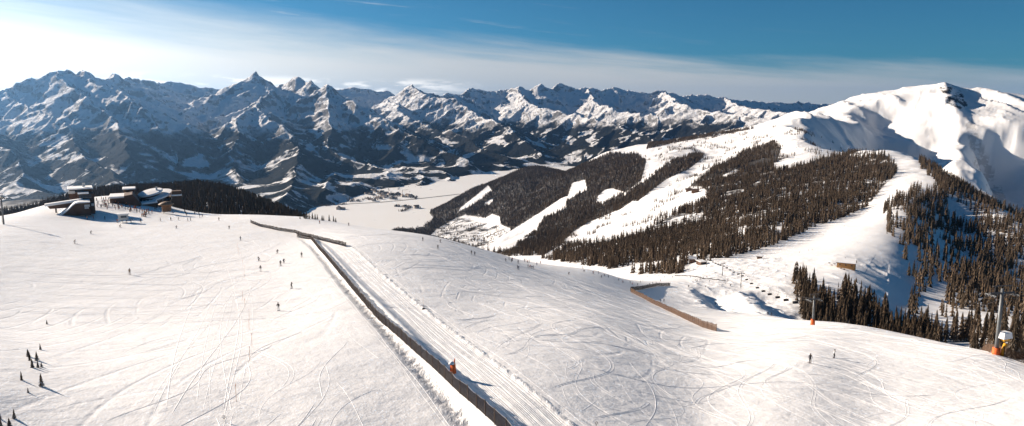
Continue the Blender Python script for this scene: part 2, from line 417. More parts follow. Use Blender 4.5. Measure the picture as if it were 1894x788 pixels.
BRUSHP = [z7([(200,420),(300,330),(405,300),(470,350),(480,400),(800,470),(640,600),(300,520)]), z7([(230,400),(390,300),(420,310),(270,410)])]
def forest_mask(px, py, trees=True):
    m = np.zeros(px.shape, bool)
    for p in FOREST[:(4 if trees else 3)]: m |= inpoly(px, py, p)
    for p in CLEAR: m &= ~inpoly(px, py, p)
    return m

# ------------------------------------------------------------------ near terrain mesh
def lane_dist(X, Y):
    dm = np.full(X.shape, 1e4); sm = np.zeros(X.shape); m = np.hypot(X, Y) < 420
    xs, ys = X[m], Y[m]; d0 = np.full(xs.shape, 1e4); s0 = np.zeros(xs.shape)
    for (a, b_) in zip(LANE[:-1], LANE[1:]):
        q, _, side = seg_dist(xs, ys, a[0], a[1], b_[0], b_[1]); u = q < d0; d0 = np.where(u, q, d0); s0 = np.where(u, -np.sign(side), s0)
    dm[m] = d0*s0; return dm
azs = np.concatenate([np.linspace(-1.25, -.68, 60)[:-1], np.linspace(-.68, .68, 1240), np.linspace(.68, 1.25, 60)[1:]])
lr = np.concatenate([np.linspace(math.log(10), math.log(55), 60)[:-1], np.linspace(math.log(55), math.log(800), 540)[:-1], np.linspace(math.log(800), math.log(6900), 520)])
AZ, LR = np.meshgrid(azs, lr, indexing='ij'); RR = np.exp(LR)
X = RR*np.sin(AZ); Y = RR*np.cos(AZ)
Z = near_full(X, Y)
Z = np.where(Z < ZV+40, np.maximum(Z, ZV-30), Z)
PX, PY = project(X, Y, Z)
fm = forest_mask(PX, PY, False) & (RR > 650) & (RR < 4800)
knob = (PX > 60) & (PX < 640) & (RR > 700) & (RR < 1600) & (Z > -560)
fm |= knob
fm |= (PX < 760) & (RR > 1500) & (Z > ZV+3)
bm_ = np.zeros(X.shape)
for p in BRUSHP: bm_ = np.maximum(bm_, inpoly(PX, PY, p).astype(float))
SD = lane_dist(X, Y)
nearf = sstep(310, 270, RR)
lane_a = sstep(1.5, 2.3, SD)*sstep(8.6, 8.0, SD)*nearf
rough_ = inpoly(PX, PY, [(1180,536),(1240,532),(1500,540),(1480,600),(1330,600)])*(RR > 330)*.35 + inpoly(PX, PY, [(1620,470),(1700,505),(1670,600),(1560,560),(1500,520),(1600,505)])*(RR > 450)*.5
rock_dark = inpoly(PX, PY, [(1738,160),(1752,150),(1775,165),(1790,195),(1775,202),(1750,190)])*(RR > 3600)*1.0 + inpoly(PX, PY, [(1785,225),(1800,222),(1830,300),(1862,372),(1840,372),(1800,300)])*.35  # summit rock; the second outline weakly darkens the big bowl's steep face
scuff = rough_ + (np.exp(-((SD+2.6)/1.3)**2) + .8*np.exp(-((SD-8.7)/.5)**2))*nearf
me = grid_mesh('ski_slope', X, Y, Z, True, {'forest': fm.astype(float), 'lane': lane_a, 'side': np.clip(SD, -40, 40), 'scuff': scuff, 'brush': bm_, 'rock': rock_dark})
o = link('snow_ground', me, None, m_snow); tag(o, kind='structure')
print('near terrain', time.time()-T0)

vx, vy = np.meshgrid(np.linspace(-9000, 9000, 3), np.linspace(500, 12500, 3), indexing='ij')
o = link('valley_floor', grid_mesh('valley_floor', vx, vy, np.full(vx.shape, ZV), True), None, m_val); tag(o, kind='structure')

# ------------------------------------------------------------------ far mountains as a network of ridges
class Ridges:
    def __init__(s, a0, a1, na, r0, r1, nr, seed):
        s.az = np.linspace(a0, a1, na); s.lr = np.linspace(math.log(r0), math.log(r1), nr)
        s.A, s.L = np.meshgrid(s.az, s.lr, indexing='ij'); R = np.exp(s.L)
        s.X = R*np.sin(s.A); s.Y = R*np.cos(s.A)
        s.WX = s.X + fbm(s.X/900, s.Y/900, 5, seed)*170 + fbm(s.X/190, s.Y/190, 3, seed+7)*26
        s.WY = s.Y + fbm(s.X/900+31, s.Y/900, 5, seed+3)*170 + fbm(s.X/190, s.Y/190+5, 3, seed+9)*26
        s.H = np.full(s.X.shape, -5000.); s.rng = random.Random(seed)
    def seg(s, p, q, base, top=.85, bot=.52):
        R = (max(p[2], q[2]) - base)/bot*1.15 + 260
        ax, ay, bx, by = p[0], p[1], q[0], q[1]
        x0, x1 = min(ax, bx)-R, max(ax, bx)+R; y0, y1 = max(min(ay, by)-R, 800), max(ay, by)+R
        az = [math.atan2(x, y) for x in (x0, x1) for y in (y0, y1)]
        rr = [math.hypot(x, y) for x in (x0, x1, 0 if x0 < 0 < x1 else x0) for y in (y0, y1)]
        i0 = np.searchsorted(s.az, min(az)); i1 = np.searchsorted(s.az, max(az))
        j0 = np.searchsorted(s.lr, math.log(min(rr))); j1 = np.searchsorted(s.lr, math.log(max(rr)))
        if i1 <= i0 or j1 <= j0: return
        sl = (slice(i0, i1), slice(j0, j1))
        d, t, _ = seg_dist(s.WX[sl], s.WY[sl], ax, ay, bx, by)
        h = p[2] + (q[2]-p[2])*t - (bot*d + (top-bot)*170*(1-np.exp(-d/170)))
        s.H[sl] = np.maximum(s.H[sl], h)
    def ridge(s, pts, base, level=0, spur=1.0, width=1.0):
        """pts: 3-D polyline; grows its own spurs on both flanks"""
        rg = s.rng; carry = rg.random()*400
        for a, b in zip(pts[:-1], pts[1:]):
            s.seg(a, b, base)
            dx, dy = b[0]-a[0], b[1]-a[1]; L = math.hypot(dx, dy) + 1e-6
            if level >= 2: continue
            step = (620 if level == 0 else 330)/spur
            d = carry
            while d < L:
                t = d/L; hx = a[2]+(b[2]-a[2])*t
                if hx - base > 170:
                    for sg in (-1, 1):
                        if rg.random() < .12: continue
                        ang = math.atan2(dy, dx) + sg*rad(rg.uniform(50, 85)) + (0 if level == 0 else -sg*rad(15))
                        drop = (hx-base)*rg.uniform(.6, 1.0)
                        ln = drop/(rg.uniform(.36, .50) if level == 0 else rg.uniform(.5, .62))
                        ns = max(2, int(ln/(380 if level == 0 else 260)))
                        pp = [(a[0]+dx*t, a[1]+dy*t, hx - (12 if level == 0 else 25))]
                        for k in range(ns):
                            ang += rad(rg.uniform(-16, 16)); st = ln/ns
                            f = (k+1)/ns
                            zz = hx - drop*(f**rg.uniform(.85, 1.05)) + rg.uniform(-14, 22)
                            pp.append((pp[-1][0]+math.cos(ang)*st, pp[-1][1]+math.sin(ang)*st, min(zz, pp[-1][2]+8)))
                        s.ridge(pp, base, level+1, spur)
                d += step*rg.uniform(.7, 1.3)
            carry = d - L
def pl(l): return [P(*q) for q in l]
BASE = ZV - 25
rg = Ridges(-.80, .60, 1800, 3900, 26000, 860, 5)
# massif on the left
rg.ridge(pl([(-420,210,9500),(-300,195,9200),(-150,172,9000),(0,161,9000),(30,152,9000),(65,143,9000),(92,138,9000),(118,127,9000),(137,126,9000),(149,134,9100),(165,127,9200),(195,141,9300)]), BASE, 0, .3)
rg.ridge(pl([(165,128,9150),(185,142,8700),(220,165,8200),(262,200,7700),(300,250,7200),(322,295,6800),(330,330,6400)]), BASE, 1)
rg.ridge(pl([(0,161,9000),(50,190,8300),(110,235,7300),(170,290,6400),(230,345,5500)]), BASE, 2)
rg.ridge(pl([(-150,172,9000),(-60,215,7900),(0,265,6800),(70,325,5900)]), BASE, 2)
rg.ridge(pl([(118,127,9000),(135,150,8500),(165,180,7900),(205,225,7100),(250,280,6300)]), BASE, 2)
# blue massif behind the side valley
rg.ridge(pl([(195,141,9300),(213,138,10200),(226,144,10500),(240,138,10800),(262,148,11300),(290,155,11800),(315,147,12300),(345,153,12300),(375,158,12300),(405,163,12600),(440,160,13000)]), BASE+250)
# pyramid peak and its massif
rg.ridge(pl([(322,235,8600),(345,200,9300),(380,181,9700),(405,167,10000),(430,151,10200),(450,138,10400),(459,130,10400),(475,141,10500),(500,156,10600),(516,150,10700),(530,150,10600),(547,142,10500),(562,153,10400),(578,149,10200),(600,162,10000),(613,157,9800),(640,178,9400),(680,204,8900),(720,224,8500),(770,250,8100),(830,279,7700),(870,296,7400)]), BASE)
rg.ridge(pl([(500,157,10400),(480,185,9300),(466,196,8800),(440,218,8300),(405,243,7900),(360,268,7500),(310,300,7050),(280,325,6700)]), BASE, 0, .8)
rg.ridge(pl([(466,196,8800),(500,212,8300),(540,245,7700),(570,280,7200),(600,310,6700),(640,335,6300),(685,349,5950)]), BASE, 0, .8)
rg.ridge(pl([(613,158,9750),(606,185,9200),(600,215,8600),(615,255,7900),(640,285,7300),(700,312,6800),(750,330,6450)]), BASE, 0, .8)
rg.ridge(pl([(540,245,7700),(545,290,6500),(535,330,5600),(515,372,4700)]), BASE, 1, .7)
rg.ridge(pl([(600,310,6700),(605,335,5700),(590,362,5050)]), BASE, 1, .7)
rg.ridge(pl([(280,325,6700),(330,345,5700),(400,375,4900)]), BASE, 1, .7)
rg.ridge(pl([(120,300,6300),(190,330,5600),(240,370,5000)]), BASE, 1, .6)
rg.ridge(pl([(440,218,8200),(420,260,7300),(430,300,6700),(440,340,6100)]), BASE, 1)
# hazy peak behind, then the long far range
rg.ridge(pl([(610,172,13200),(632,164,13400),(655,160,13400),(680,163,13600),(700,166,13800),(722,170,14000)]), BASE+250)
rg.ridge(pl([(722,178,12600),(740,168,12600),(765,157,12600),(786,170,13000),(800,176,13400),(830,170,13900),(850,172,14200),(875,162,14400),(900,169,14600),(925,167,14800),(945,160,15000),(970,158,15000),(988,162,15000),(1005,155,15000),(1026,160,15200),(1038,153,15400),(1060,163,15700),(1085,160,16000),(1110,165,16000),(1140,160,16300),(1170,167,16500),(1200,171,16800),(1225,165,17000),(1262,174,17600),(1300,173,18000),(1340,180,18600),(1380,182,19300),(1420,189,20500),(1480,187,22500),(1540,192,24000),(1600,186,24500),(1750,190,24500),(1900,186,24500)]), BASE+250)
rg.ridge(pl([(765,158,12550),(790,180,11900),(835,183,11600),(870,203,11000),(905,215,10400),(950,240,9600),(980,262,9000),(1000,285,8500)]), BASE, 0, .9)
rg.ridge(pl([(722,178,12600),(745,205,11200),(790,225,10200),(840,245,9300),(880,268,8700),(930,292,8000)]), BASE, 0, .9)
rg.ridge(pl([(945,162,14800),(965,180,13400),(1010,200,12400),(1080,212,11600),(1130,228,10800),(1180,246,10000),(1230,262,9300)]), BASE, 0, .9)
rg.ridge(pl([(1085,163,15800),(1100,185,14300),(1150,200,13400),(1220,212,12600),(1300,228,11600),(1380,240,10800)]), BASE, 0, .9)
rg.ridge(pl([(1225,167,16800),(1250,188,15200),(1310,202,14000),(1380,210,13200),(1470,222,12400)]), BASE, 0, .9)
rg.ridge(pl([(1340,181,18500),(1370,195,16800),(1440,203,15500),(1540,210,14500)]), BASE+150, 0, .9)
for l_ in ([(745,296,7700),(765,318,6800),(772,338,6150)], [(830,290,8200),(845,306,7600),(866,317,7250)], [(690,300,7200),(712,322,6500),(722,340,6080)], [(-60,300,6500),(-20,340,5600),(20,378,4800)], [(60,330,6000),(90,365,5200),(120,388,4700)], [(150,330,5900),(200,372,5000)], [(900,290,8700),(912,303,8000),(925,311,7700)], [(790,300,7600),(812,318,6900),(822,331,6500)]):
    rg.ridge(pl(l_), BASE-30, 1, .8)
rg.ridge(pl([(1040,262,9000),(1090,268,8700),(1140,275,8300)]), BASE, 1)
print('ridges', time.time()-T0)
R = np.exp(rg.L)
base = ZV - 12 + np.clip((R-8300)*.016, 0, 260) + fbm(rg.X/700, rg.Y/700, 4, 60)*18
_rb = [(-900,4300),(300,4350),(540,4560),(600,4880),(640,5060),(690,5700),(760,6000),(820,6450),(880,7150),(925,7500),(1000,8000),(1400,8300)]
rb = np.interp(rg.A, [azt(q[0], 380)[0] for q in _rb], [q[1] for q in _rb]) + fbm(rg.X/500, rg.Y/500, 4, 66)*150
base = np.maximum(base, ZV - 12 + np.clip((R-rb)*.14, -10, 80)*(1+.3*fbm(rg.X/420, rg.Y/420, 3, 67)))
H = rg.H; k = 30.
Z = np.maximum(H, base) + k*np.log1p(np.exp(-np.abs(H-base)/k)) - 8
up = sstep(-560, -200, Z)
Z = Z + up*((ridged(rg.WX/420, rg.WY/420, 5, 70) - .45)*70 + fbm(rg.X/130, rg.Y/130, 4, 77)*18 + (ridged(rg.WX/110, rg.WY/150, 3, 79)-.5)*24) + (1-up)*fbm(rg.X/300, rg.Y/300, 4, 78)*14
o = link('mountains', grid_mesh('mountains', rg.X, rg.Y, Z, True), None, m_mtn); tag(o, kind='structure')
print('far mesh', time.time()-T0)

# ------------------------------------------------------------------ light and air
SUN_AZ = rad(-60); SUN_EL = rad(19)
sd = Vector((math.sin(SUN_AZ)*math.cos(SUN_EL), math.cos(SUN_AZ)*math.cos(SUN_EL), math.sin(SUN_EL)))
sl = bpy.data.lights.new('sun', 'SUN'); sl.energy = 5.0; sl.angle = rad(.5); sl.color = (1, .85, .70)
so = bpy.data.objects.new('sun', sl); COL.objects.link(so); so.rotation_euler = sd.to_track_quat('Z', 'Y').to_euler()
w = bpy.data.worlds.new('World'); scene.world = w; w.use_nodes = True
t = NT(w.node_tree); bg = w.node_tree.nodes['Background']
sky = t.new('ShaderNodeTexSky', sky_type='NISHITA'); sky.sun_disc = False; sky.sun_elevation = SUN_EL; sky.sun_rotation = SUN_AZ
sky.altitude = 2600; sky.air_density = 1.0; sky.dust_density = .25; sky.ozone_density = 2.4
tc = t.new('ShaderNodeTexCoord').outputs['Generated']
sx = t.new('ShaderNodeSeparateXYZ'); t.l.new(tc, sx.inputs[0])
el = sx.outputs['Z']; az = t.math('ARCTAN2', sx.outputs['X'], sx.outputs['Y'])
skyc = t.mix(1.0, sky.outputs[0], rgb(.19, .53, .64), 'MULTIPLY')
# thin high cloud: streaks drawn out along the wind, thicker toward the horizon and toward the sun
st = t.new('ShaderNodeCombineXYZ'); t.set(st.inputs[0], t.math('MULTIPLY', az, 1.6)); t.set(st.inputs[1], t.math('ADD', t.math('MULTIPLY', el, 20.0), t.math('MULTIPLY', az, 1.9)))
ns = t.noise(st.outputs[0], 1.6, 6, .6, .25)
ns2 = t.noise(t.mapping(st.outputs[0], (7,3,0), sc=(2,2.6,1)), 2.4, 6, .62, .3)
azc = t.math('MAXIMUM', t.math('MINIMUM', az, .8), -.8)
edge = t.math('SUBTRACT', .090, t.math('MULTIPLY', azc, .075))
dd = t.math('SUBTRACT', t.math('ADD', edge, t.math('MULTIPLY', t.math('SUBTRACT', ns, .5), .07)), el)
veil = t.mapr(dd, t.mapr(az, -.6, .1, -.040, -.012, False), t.mapr(az, -.6, .1, .075, .030, False), 0, .90)
wisp = t.math('MULTIPLY', t.mapr(ns2, .56, .80), t.math('MULTIPLY', t.mapr(az, .3, -.6, .03, .6, False), t.mapr(el, .3, .16)))
cloud = t.math('MAXIMUM', veil, wisp)
cc = t.mix(t.mapr(t.math('ABSOLUTE', t.math('ADD', az, 1.0)), .30, 1.02), rgb(13.5,12.6,11.0), rgb(6.6,6.5,6.3))
cc = t.mix(t.mapr(az, .1, .6), cc, rgb(5.3,5.7,5.9))
cc = t.mix(t.mapr(t.math('ABSOLUTE', az), 1.7, 2.4), cc, rgb(3.0,3.4,3.9))
lowd = t.math('MULTIPLY', t.mapr(t.math('ABSOLUTE', t.math('SUBTRACT', t.math('ADD', el, t.math('MULTIPLY', az, .012)), .030)), .015, .003), t.mapr(az, -.02, -.16))
lown = t.new('ShaderNodeCombineXYZ'); t.set(lown.inputs[0], t.math('MULTIPLY', az, 9.0)); t.set(lown.inputs[1], t.math('MULTIPLY', el, 55.0))
lowc = t.math('MULTIPLY', lowd, t.mapr(t.noise(lown.outputs[0], 1.5, 6, .6, .3), .46, .60))
t.l.new(t.mix(lowc, t.mix(cloud, skyc, cc), rgb(15.5,14.6,13.2)), bg.inputs['Color']); bg.inputs['Strength'].default_value = .05
scene.cycles.diffuse_bounces = 2
# the air itself
HZ = True
if HZ:
    hv, ht = bpy.data.materials.new('air'), None
    hv.use_nodes = True; nt = hv.node_tree; nt.nodes.remove(nt.nodes['Principled BSDF'])
    pv = nt.nodes.new('ShaderNodeVolumePrincipled'); pv.inputs['Color'].default_value = (.24,.50,.92,1)
    pv.inputs['Density'].default_value = 2.3e-5; pv.inputs['Anisotropy'].default_value = .8
    nt.links.new(pv.outputs[0], nt.nodes['Material Output'].inputs['Volume'])
    bmh = bmesh.new(); bmesh.ops.create_cube(bmh, size=1)
    bmesh.ops.scale(bmh, vec=(48000, 33000, 1700), verts=bmh.verts); bmesh.ops.translate(bmh, vec=(0, 14500, 1700/2-720), verts=bmh.verts)
    hm = bpy.data.meshes.new('haze'); bmh.to_mesh(hm); bmh.free()
    tag(link('haze', hm, None, hv), kind='stuff')
scene.cycles.volume_bounces = 0
# ------------------------------------------------------------------ conifers
m_crown, t, b = mat('spruce_needles', None, .85)
b.inputs['Specular IOR Level'].default_value = .1
oi = t.new('ShaderNodeObjectInfo').outputs['Random']
geo = t.new('ShaderNodeNewGeometry'); nzc = t.new('ShaderNodeSeparateXYZ'); t.l.new(geo.outputs['Normal'], nzc.inputs[0])
po = t.new('ShaderNodeTexCoord').outputs['Object']
base = t.mix(oi, rgb(.055,.044,.031), rgb(.17,.115,.074))
base = t.mix(t.noise(po, 1.2, 3), base, rgb(.07,.052,.036))
dust = t.math('MULTIPLY', t.mapr(t.math('ADD', nzc.outputs['Z'], t.math('MULTIPLY', t.noise(po, 2.2, 3), .9)), .85, 1.15), t.mapr(oi, 0, 1, .12, .9, False))
t.set(b.inputs['Base Color'], t.mix(dust, base, rgb(.62,.61,.60)))
m_trunk = varied('spruce_bark', (.07,.05,.035), .3, 4, .9)

def crown_mesh(name, h, rb, tiers, sides, seed, z0=.08):
    rg_ = random.Random(seed); V_, F_ = [], []
    for k in range(tiers):
        f = k/(tiers-1) if tiers > 1 else 0
        zt = h*(z0 + (1-z0)*(f+.95/tiers)); zb = h*(z0 + (1-z0)*f) - h*.025
        r_ = rb*((1-f)**.85)*rg_.uniform(.82, 1.12) + .03*rb
        if k == tiers-1: zt = h
        ox, oy = rg_.uniform(-.05, .05)*r_, rg_.uniform(-.05, .05)*r_
        c = len(V_); V_.append((ox*.3, oy*.3, min(zt + h*.05, h)))
        ph = rg_.random()*6.28
        for j in range(sides*2):
            a = ph + math.pi*j/sides
            q = (rg_.uniform(.8, 1.22) if j % 2 == 0 else rg_.uniform(.36, .6))*r_
            dz = (-h*.035 if j % 2 == 0 else h*.018)*rg_.uniform(.5, 1.4)
            V_.append((ox+q*math.cos(a), oy+q*math.sin(a), zb + dz))
        n = sides*2
        for j in range(n):
            F_.append((c, c+1+j, c+1+(j+1) % n))
        cc_ = len(V_); V_.append((0, 0, zb + h*.03))
        if k % 2 == 0:
            for j in range(0, n, 2): F_.append((cc_, c+1+(j+1) % n, c+1+j))
    me = bpy.data.meshes.new(name); me.from_pydata(V_, [], F_); me.materials.append(m_crown); me.update(); return me
def trunk_mesh(name, h, r0):
    bm = bmesh.new()
    bmesh.ops.create_cone(bm, cap_ends=True, segments=7, radius1=r0, radius2=r0*.25, depth=h)
    bmesh.ops.translate(bm, vec=(0,0,h/2-.25), verts=bm.verts)
    me = bpy.data.meshes.new(name); bm.to_mesh(me); bm.free(); me.materials.append(m_trunk); return me
NEARV = []
for i, (rb, ti) in enumerate(((2.6,13),(2.2,14),(3.0,12),(1.9,12),(2.5,15))):
    NEARV.append((crown_mesh('crown', 16., rb, ti, 9, 50+i), trunk_mesh('trunk', 12., .26)))
FARV = [crown_mesh('far_tree', 16., rb, ti, 5, 90+i, .03) for i, (rb, ti) in enumerate(((2.5,6),(2.0,6),(3.1,5),(1.7,7),(2.3,5),(2.8,6)))]

rs = np.random.RandomState(3)
def scatter(n_area, r0, r1, a0, a1, mask, jit=None):
    area = .5*(r1*r1-r0*r0)*(a1-a0); n = int(area*n_area)
    r = np.sqrt(rs.rand(n)*(r1*r1-r0*r0)+r0*r0); a = a0+rs.rand(n)*(a1-a0)
    x, y = r*np.sin(a), r*np.cos(a); z = np.maximum(near_full(x, y), ZV); px, py = project(x, y, z)
    k = mask(x, y, px, py) & (z > ZV+2)
    return x[k], y[k], z[k]
def z1(l): return [(1414+x/3.94, 260+y/3.94) for x, y in l]
GROVE = [[(1466,520),(1480,512),(1505,535),(1530,560),(1552,585),(1585,615),(1560,640),(1500,620),(1472,560)],
         [(1548,545),(1565,535),(1605,560),(1655,600),(1700,612),(1740,640),(1700,690),(1600,650),(1560,600)]]
SHADE_D = [z1([(1125,110),(1200,95),(1300,165),(1400,275),(1500,350),(1600,390),(1750,440),(1891,470),(1891,560),(1750,560),(1560,520),(1400,400),(1340,420),(1290,430),(1240,330),(1230,260),(1130,200)]),
           z1([(1090,345),(1140,350),(1150,420),(1120,600),(1170,760),(1000,760),(1040,560),(980,440)]),
           z1([(800,600),(900,490),(940,620),(850,760),(800,760)]),
           z1([(1530,470),(1891,560),(1891,900),(1560,900),(1540,620)]),
           z1([(1230,380),(1330,400),(1340,600),(1260,640)]),
           [(1735,505),(1894,470),(1960,470),(1960,720),(1760,640),(1690,610),(1680,560),(1700,540)]]
SHADE_S = [z1([(1125,110),(1250,110),(1600,400),(1891,480),(1891,1250),(1150,1250),(1050,1050),(840,800),(800,600),(880,490),(990,410),(1110,345),(1240,385)])]
NOT = [[(1655,515),(1692,512),(1690,540),(1672,590),(1655,590),(1660,550)], [(1840,520),(1894,485),(1894,500),(1850,528)],
       [(1600,395),(1640,395),(1640,470),(1700,505),(1640,510),(1590,480)], [(1690,560),(1735,520),(1760,530),(1725,610),(1700,600)]]
def m_forest(x, y, px, py):
    k = forest_mask(px, py) & (np.hypot(x, y) > 640)
    gap = ((fbm(x/90, y/90, 4, 21) > .26) & (np.hypot(x, y) < 2500)) | ((fbm(x/28, y/28, 2, 29) > .42) & (np.hypot(x, y) < 2400))
    upper = sstep(330, 285, py)*(px > 1150)*.55
    gap |= (fbm(x/60, y/60, 3, 22) > .62-upper*1.2)
    return k & ~(gap & (np.hypot(x, y) < 2600))
def m_open(x, y, px, py):   # scattered trees in the clearings and along the upper edge
    c = np.zeros(px.shape, bool)
    for p in CLEAR[5:]: c |= inpoly(px, py, p)
    c |= inpoly(px, py, [(1180,285),(1260,262),(1400,236),(1470,232),(1560,272),(1640,290),(1500,290),(1300,320)])
    c |= inpoly(px, py, [(1185,335),(1260,300),(1300,292),(1380,282),(1440,266),(1470,245),(1400,245),(1250,268),(1190,290)])
    return c & (fbm(x/45, y/80, 4, 27) > .34)
def m_brush(x, y, px, py):
    c = np.zeros(px.shape, bool)
    for p in BRUSHP: c |= inpoly(px, py, p)
    return c & (fbm(x/70, y/70, 4, 28) > .12)
def m_knob(x, y, px, py):
    r = np.hypot(x, y); return (px > -40) & (px < 640) & (r > 720) & (r < 1500)
def m_shade(x, y, px, py):
    d = np.zeros(px.shape, bool); s_ = np.zeros(px.shape, bool)
    for p in SHADE_D: d |= inpoly(px, py, p)
    for p in SHADE_S: s_ |= inpoly(px, py, p)
    s_ &= (fbm(x/35, y/35, 3, 23) > .10)
    d &= (fbm(x/45, y/45, 3, 24) > -.28)
    k = d | s_
    for p in NOT: k &= ~inpoly(px, py, p)
    return k & (np.hypot(x, y) > 420)
def m_grove(x, y, px, py):
    k = np.zeros(px.shape, bool)
    for p in GROVE: k |= inpoly(px, py, p)
    return k & (np.hypot(x, y) > 430) & (np.hypot(x, y) < 760)
sets = []
def add(res, h0, h1, wf=1.0):
    x, y, z = res; h = (h0 + (h1-h0)*rs.rand(len(x)))/16.; sets.append(np.stack([x, y, z, h*wf, h], 1))
add(scatter(.032, 620, 1500, .0, .62, m_forest), 6, 21)
add(scatter(.017, 1500, 2600, -.05, .62, m_forest), 10, 20, 1.15)
add(scatter(.0085, 2600, 5200, -.20, .42, m_forest), 12, 20, 1.7)
add(scatter(.013, 1000, 4300, .0, .6, m_open), 6, 14)
add(scatter(.004, 2000, 4500, -.15, .15, m_brush), 7, 14, 1.4)
add(scatter(.035, 720, 1350, -.66, -.2, m_knob), 9, 15, 1.1)
add(scatter(.021, 420, 2100, .42, .70, m_shade), 8, 21)
add(scatter(.048, 430, 760, .35, .60, m_grove), 11, 18.5)
def vline(p, q, n, wd):
    A_ = np.array(P(*p, 1)); B_ = np.array(P(*q, 1)); A_ = A_*(ZV/A_[2]); B_ = B_*(ZV/B_[2]); f = rs.rand(n, 1)
    L_ = A_ + (B_-A_)*f + np.concatenate([rs.randn(n, 2)*wd, np.zeros((n, 1))], 1); return L_[:,0], L_[:,1], L_[:,2]
for p_, q_, n_, w_ in (((684,350),(702,357),60,12),((702,357),(770,367),70,14),((681,358),(690,362),30,14),((679,367),(688,371),30,10),((706,364),(716,364),40,22),((728,360),(740,361),40,18),((754,362),(762,364),30,14),((769,364),(770,368),12,6),((640,368),(652,374),30,22),((730,382),(738,382),16,9),((747,382),(758,384),26,14),((768,384),(776,385),16,8),((624,386),(636,387),18,10),((560,384),(640,377.5),60,10),((740,392),(760,385),40,8),((650,372),(700,367),30,60),((690,354),(760,352),30,120)):
    add(vline(p_, q_, n_, w_), 8, 18, 2.2)
T_ = np.concatenate(sets)
print('trees', len(T_), [len(q) for q in sets], time.time()-T0)
tr = np.hypot(T_[:,0], T_[:,1]); tpx, tpy = project(T_[:,0], T_[:,1], T_[:,2]); ttx, tty = project(T_[:,0], T_[:,1], T_[:,2]+T_[:,4]*16)
size = T_[:,4]*16/tr
# those whose tops stand clear of the piste crest and inside the frame, largest first
vis = (tpx > 4) & (tpx < 1890) & (tr < 1300)
AZs = np.arctan2(T_[:,0], T_[:,1])
samp = np.linspace(.08, .96, 40)
top = T_[:,2] + T_[:,4]*13
idxv = np.where(vis)[0]
blocked = np.zeros(len(T_), bool)
xv, yv, tv = T_[idxv,0], T_[idxv,1], top[idxv]
bl = np.zeros(len(idxv), bool)
for s_ in samp:
    g_ = near_full(xv*s_, yv*s_); bl |= (g_ > tv*s_)
ok = idxv[~bl]; order = ok[np.argsort(-size[ok])]
NEARN = 270
pick = order[:NEARN]; rest = np.setdiff1d(np.arange(len(T_)), pick)
print('pick size', size[pick].min()*F, len(ok))
def place_tree(x, y, z, sc, hs, v, label, group, rz, name='spruce_tree'):
    e = empty(name, (x, y, z), rz, label, 'tree', group); e.scale = (sc, sc, hs)
    link('crown', NEARV[v][0], e); link('trunk', NEARV[v][1], e); return e
rr_ = random.Random(9)
for i in pick:
    x, y, z, sc, hs = T_[i]; px = tpx[i]; py = tpy[i]
    if px < 1290: lb, gp = 'tall snow dusted spruce at the foot of the wooded slope beyond the piste', 'spruces along the foot of the wooded slope'
    elif px < 1455: lb, gp = 'dark spruce at the forest edge above the chairlift pylons', 'spruces at the forest edge above the chairlift'
    elif px < 1535: lb, gp = 'dark spruce in the narrow grove beside the orange based lift pylon', 'spruces in the grove by the orange based pylon'
    elif px < 1670: lb, gp = 'snow dusted spruce in the grove left of the bright snow road', 'spruces in the grove left of the snow road'
    elif px < 1790: lb, gp = 'dark spruce in the shaded hollow right of the bright snow road', 'spruces in the shaded hollow right of the snow road'
    else: lb, gp = 'dark spruce in the shaded wood behind the big grey lift pylon', 'spruces in the wood behind the big lift pylon'
    place_tree(x, y, z-.2, sc, hs, rr_.randrange(5), lb, gp, rr_.random()*6.28)
# the rest as woods nobody could count
src = bpy.data.collections.new('tree_kinds')
for k, m_ in enumerate(FARV):
    so_ = bpy.data.objects.new('kind_%d' % k, m_); src.objects.link(so_)
ng = bpy.data.node_groups.new('plant_wood', 'GeometryNodeTree')
ng.interface.new_socket('Geometry', in_out='INPUT', socket_type='NodeSocketGeometry'); ng.interface.new_socket('Geometry', in_out='OUTPUT', socket_type='NodeSocketGeometry')
gi = ng.nodes.new('NodeGroupInput'); go = ng.nodes.new('NodeGroupOutput')
ip = ng.nodes.new('GeometryNodeInstanceOnPoints'); ci = ng.nodes.new('GeometryNodeCollectionInfo')
ci.inputs['Collection'].default_value = src; ci.inputs['Separate Children'].default_value = True; ci.inputs['Reset Children'].default_value = True
ip.inputs['Pick Instance'].default_value = True
def na(n, ty):
    q = ng.nodes.new('GeometryNodeInputNamedAttribute'); q.data_type = ty; q.inputs['Name'].default_value = n; return q.outputs['Attribute']
m2p = ng.nodes.new('GeometryNodeMeshToPoints')
ng.links.new(gi.outputs[0], m2p.inputs[0]); ng.links.new(m2p.outputs[0], ip.inputs['Points']); ng.links.new(ci.outputs[0], ip.inputs['Instance'])
ng.links.new(na('kidx', 'INT'), ip.inputs['Instance Index']); ng.links.new(na('sc', 'FLOAT_VECTOR'), ip.inputs['Scale'])
cr = ng.nodes.new('ShaderNodeCombineXYZ'); ng.links.new(na('rot', 'FLOAT'), cr.inputs[2]); ng.links.new(cr.outputs[0], ip.inputs['Rotation'])
ng.links.new(ip.outputs[0], go.inputs[0])
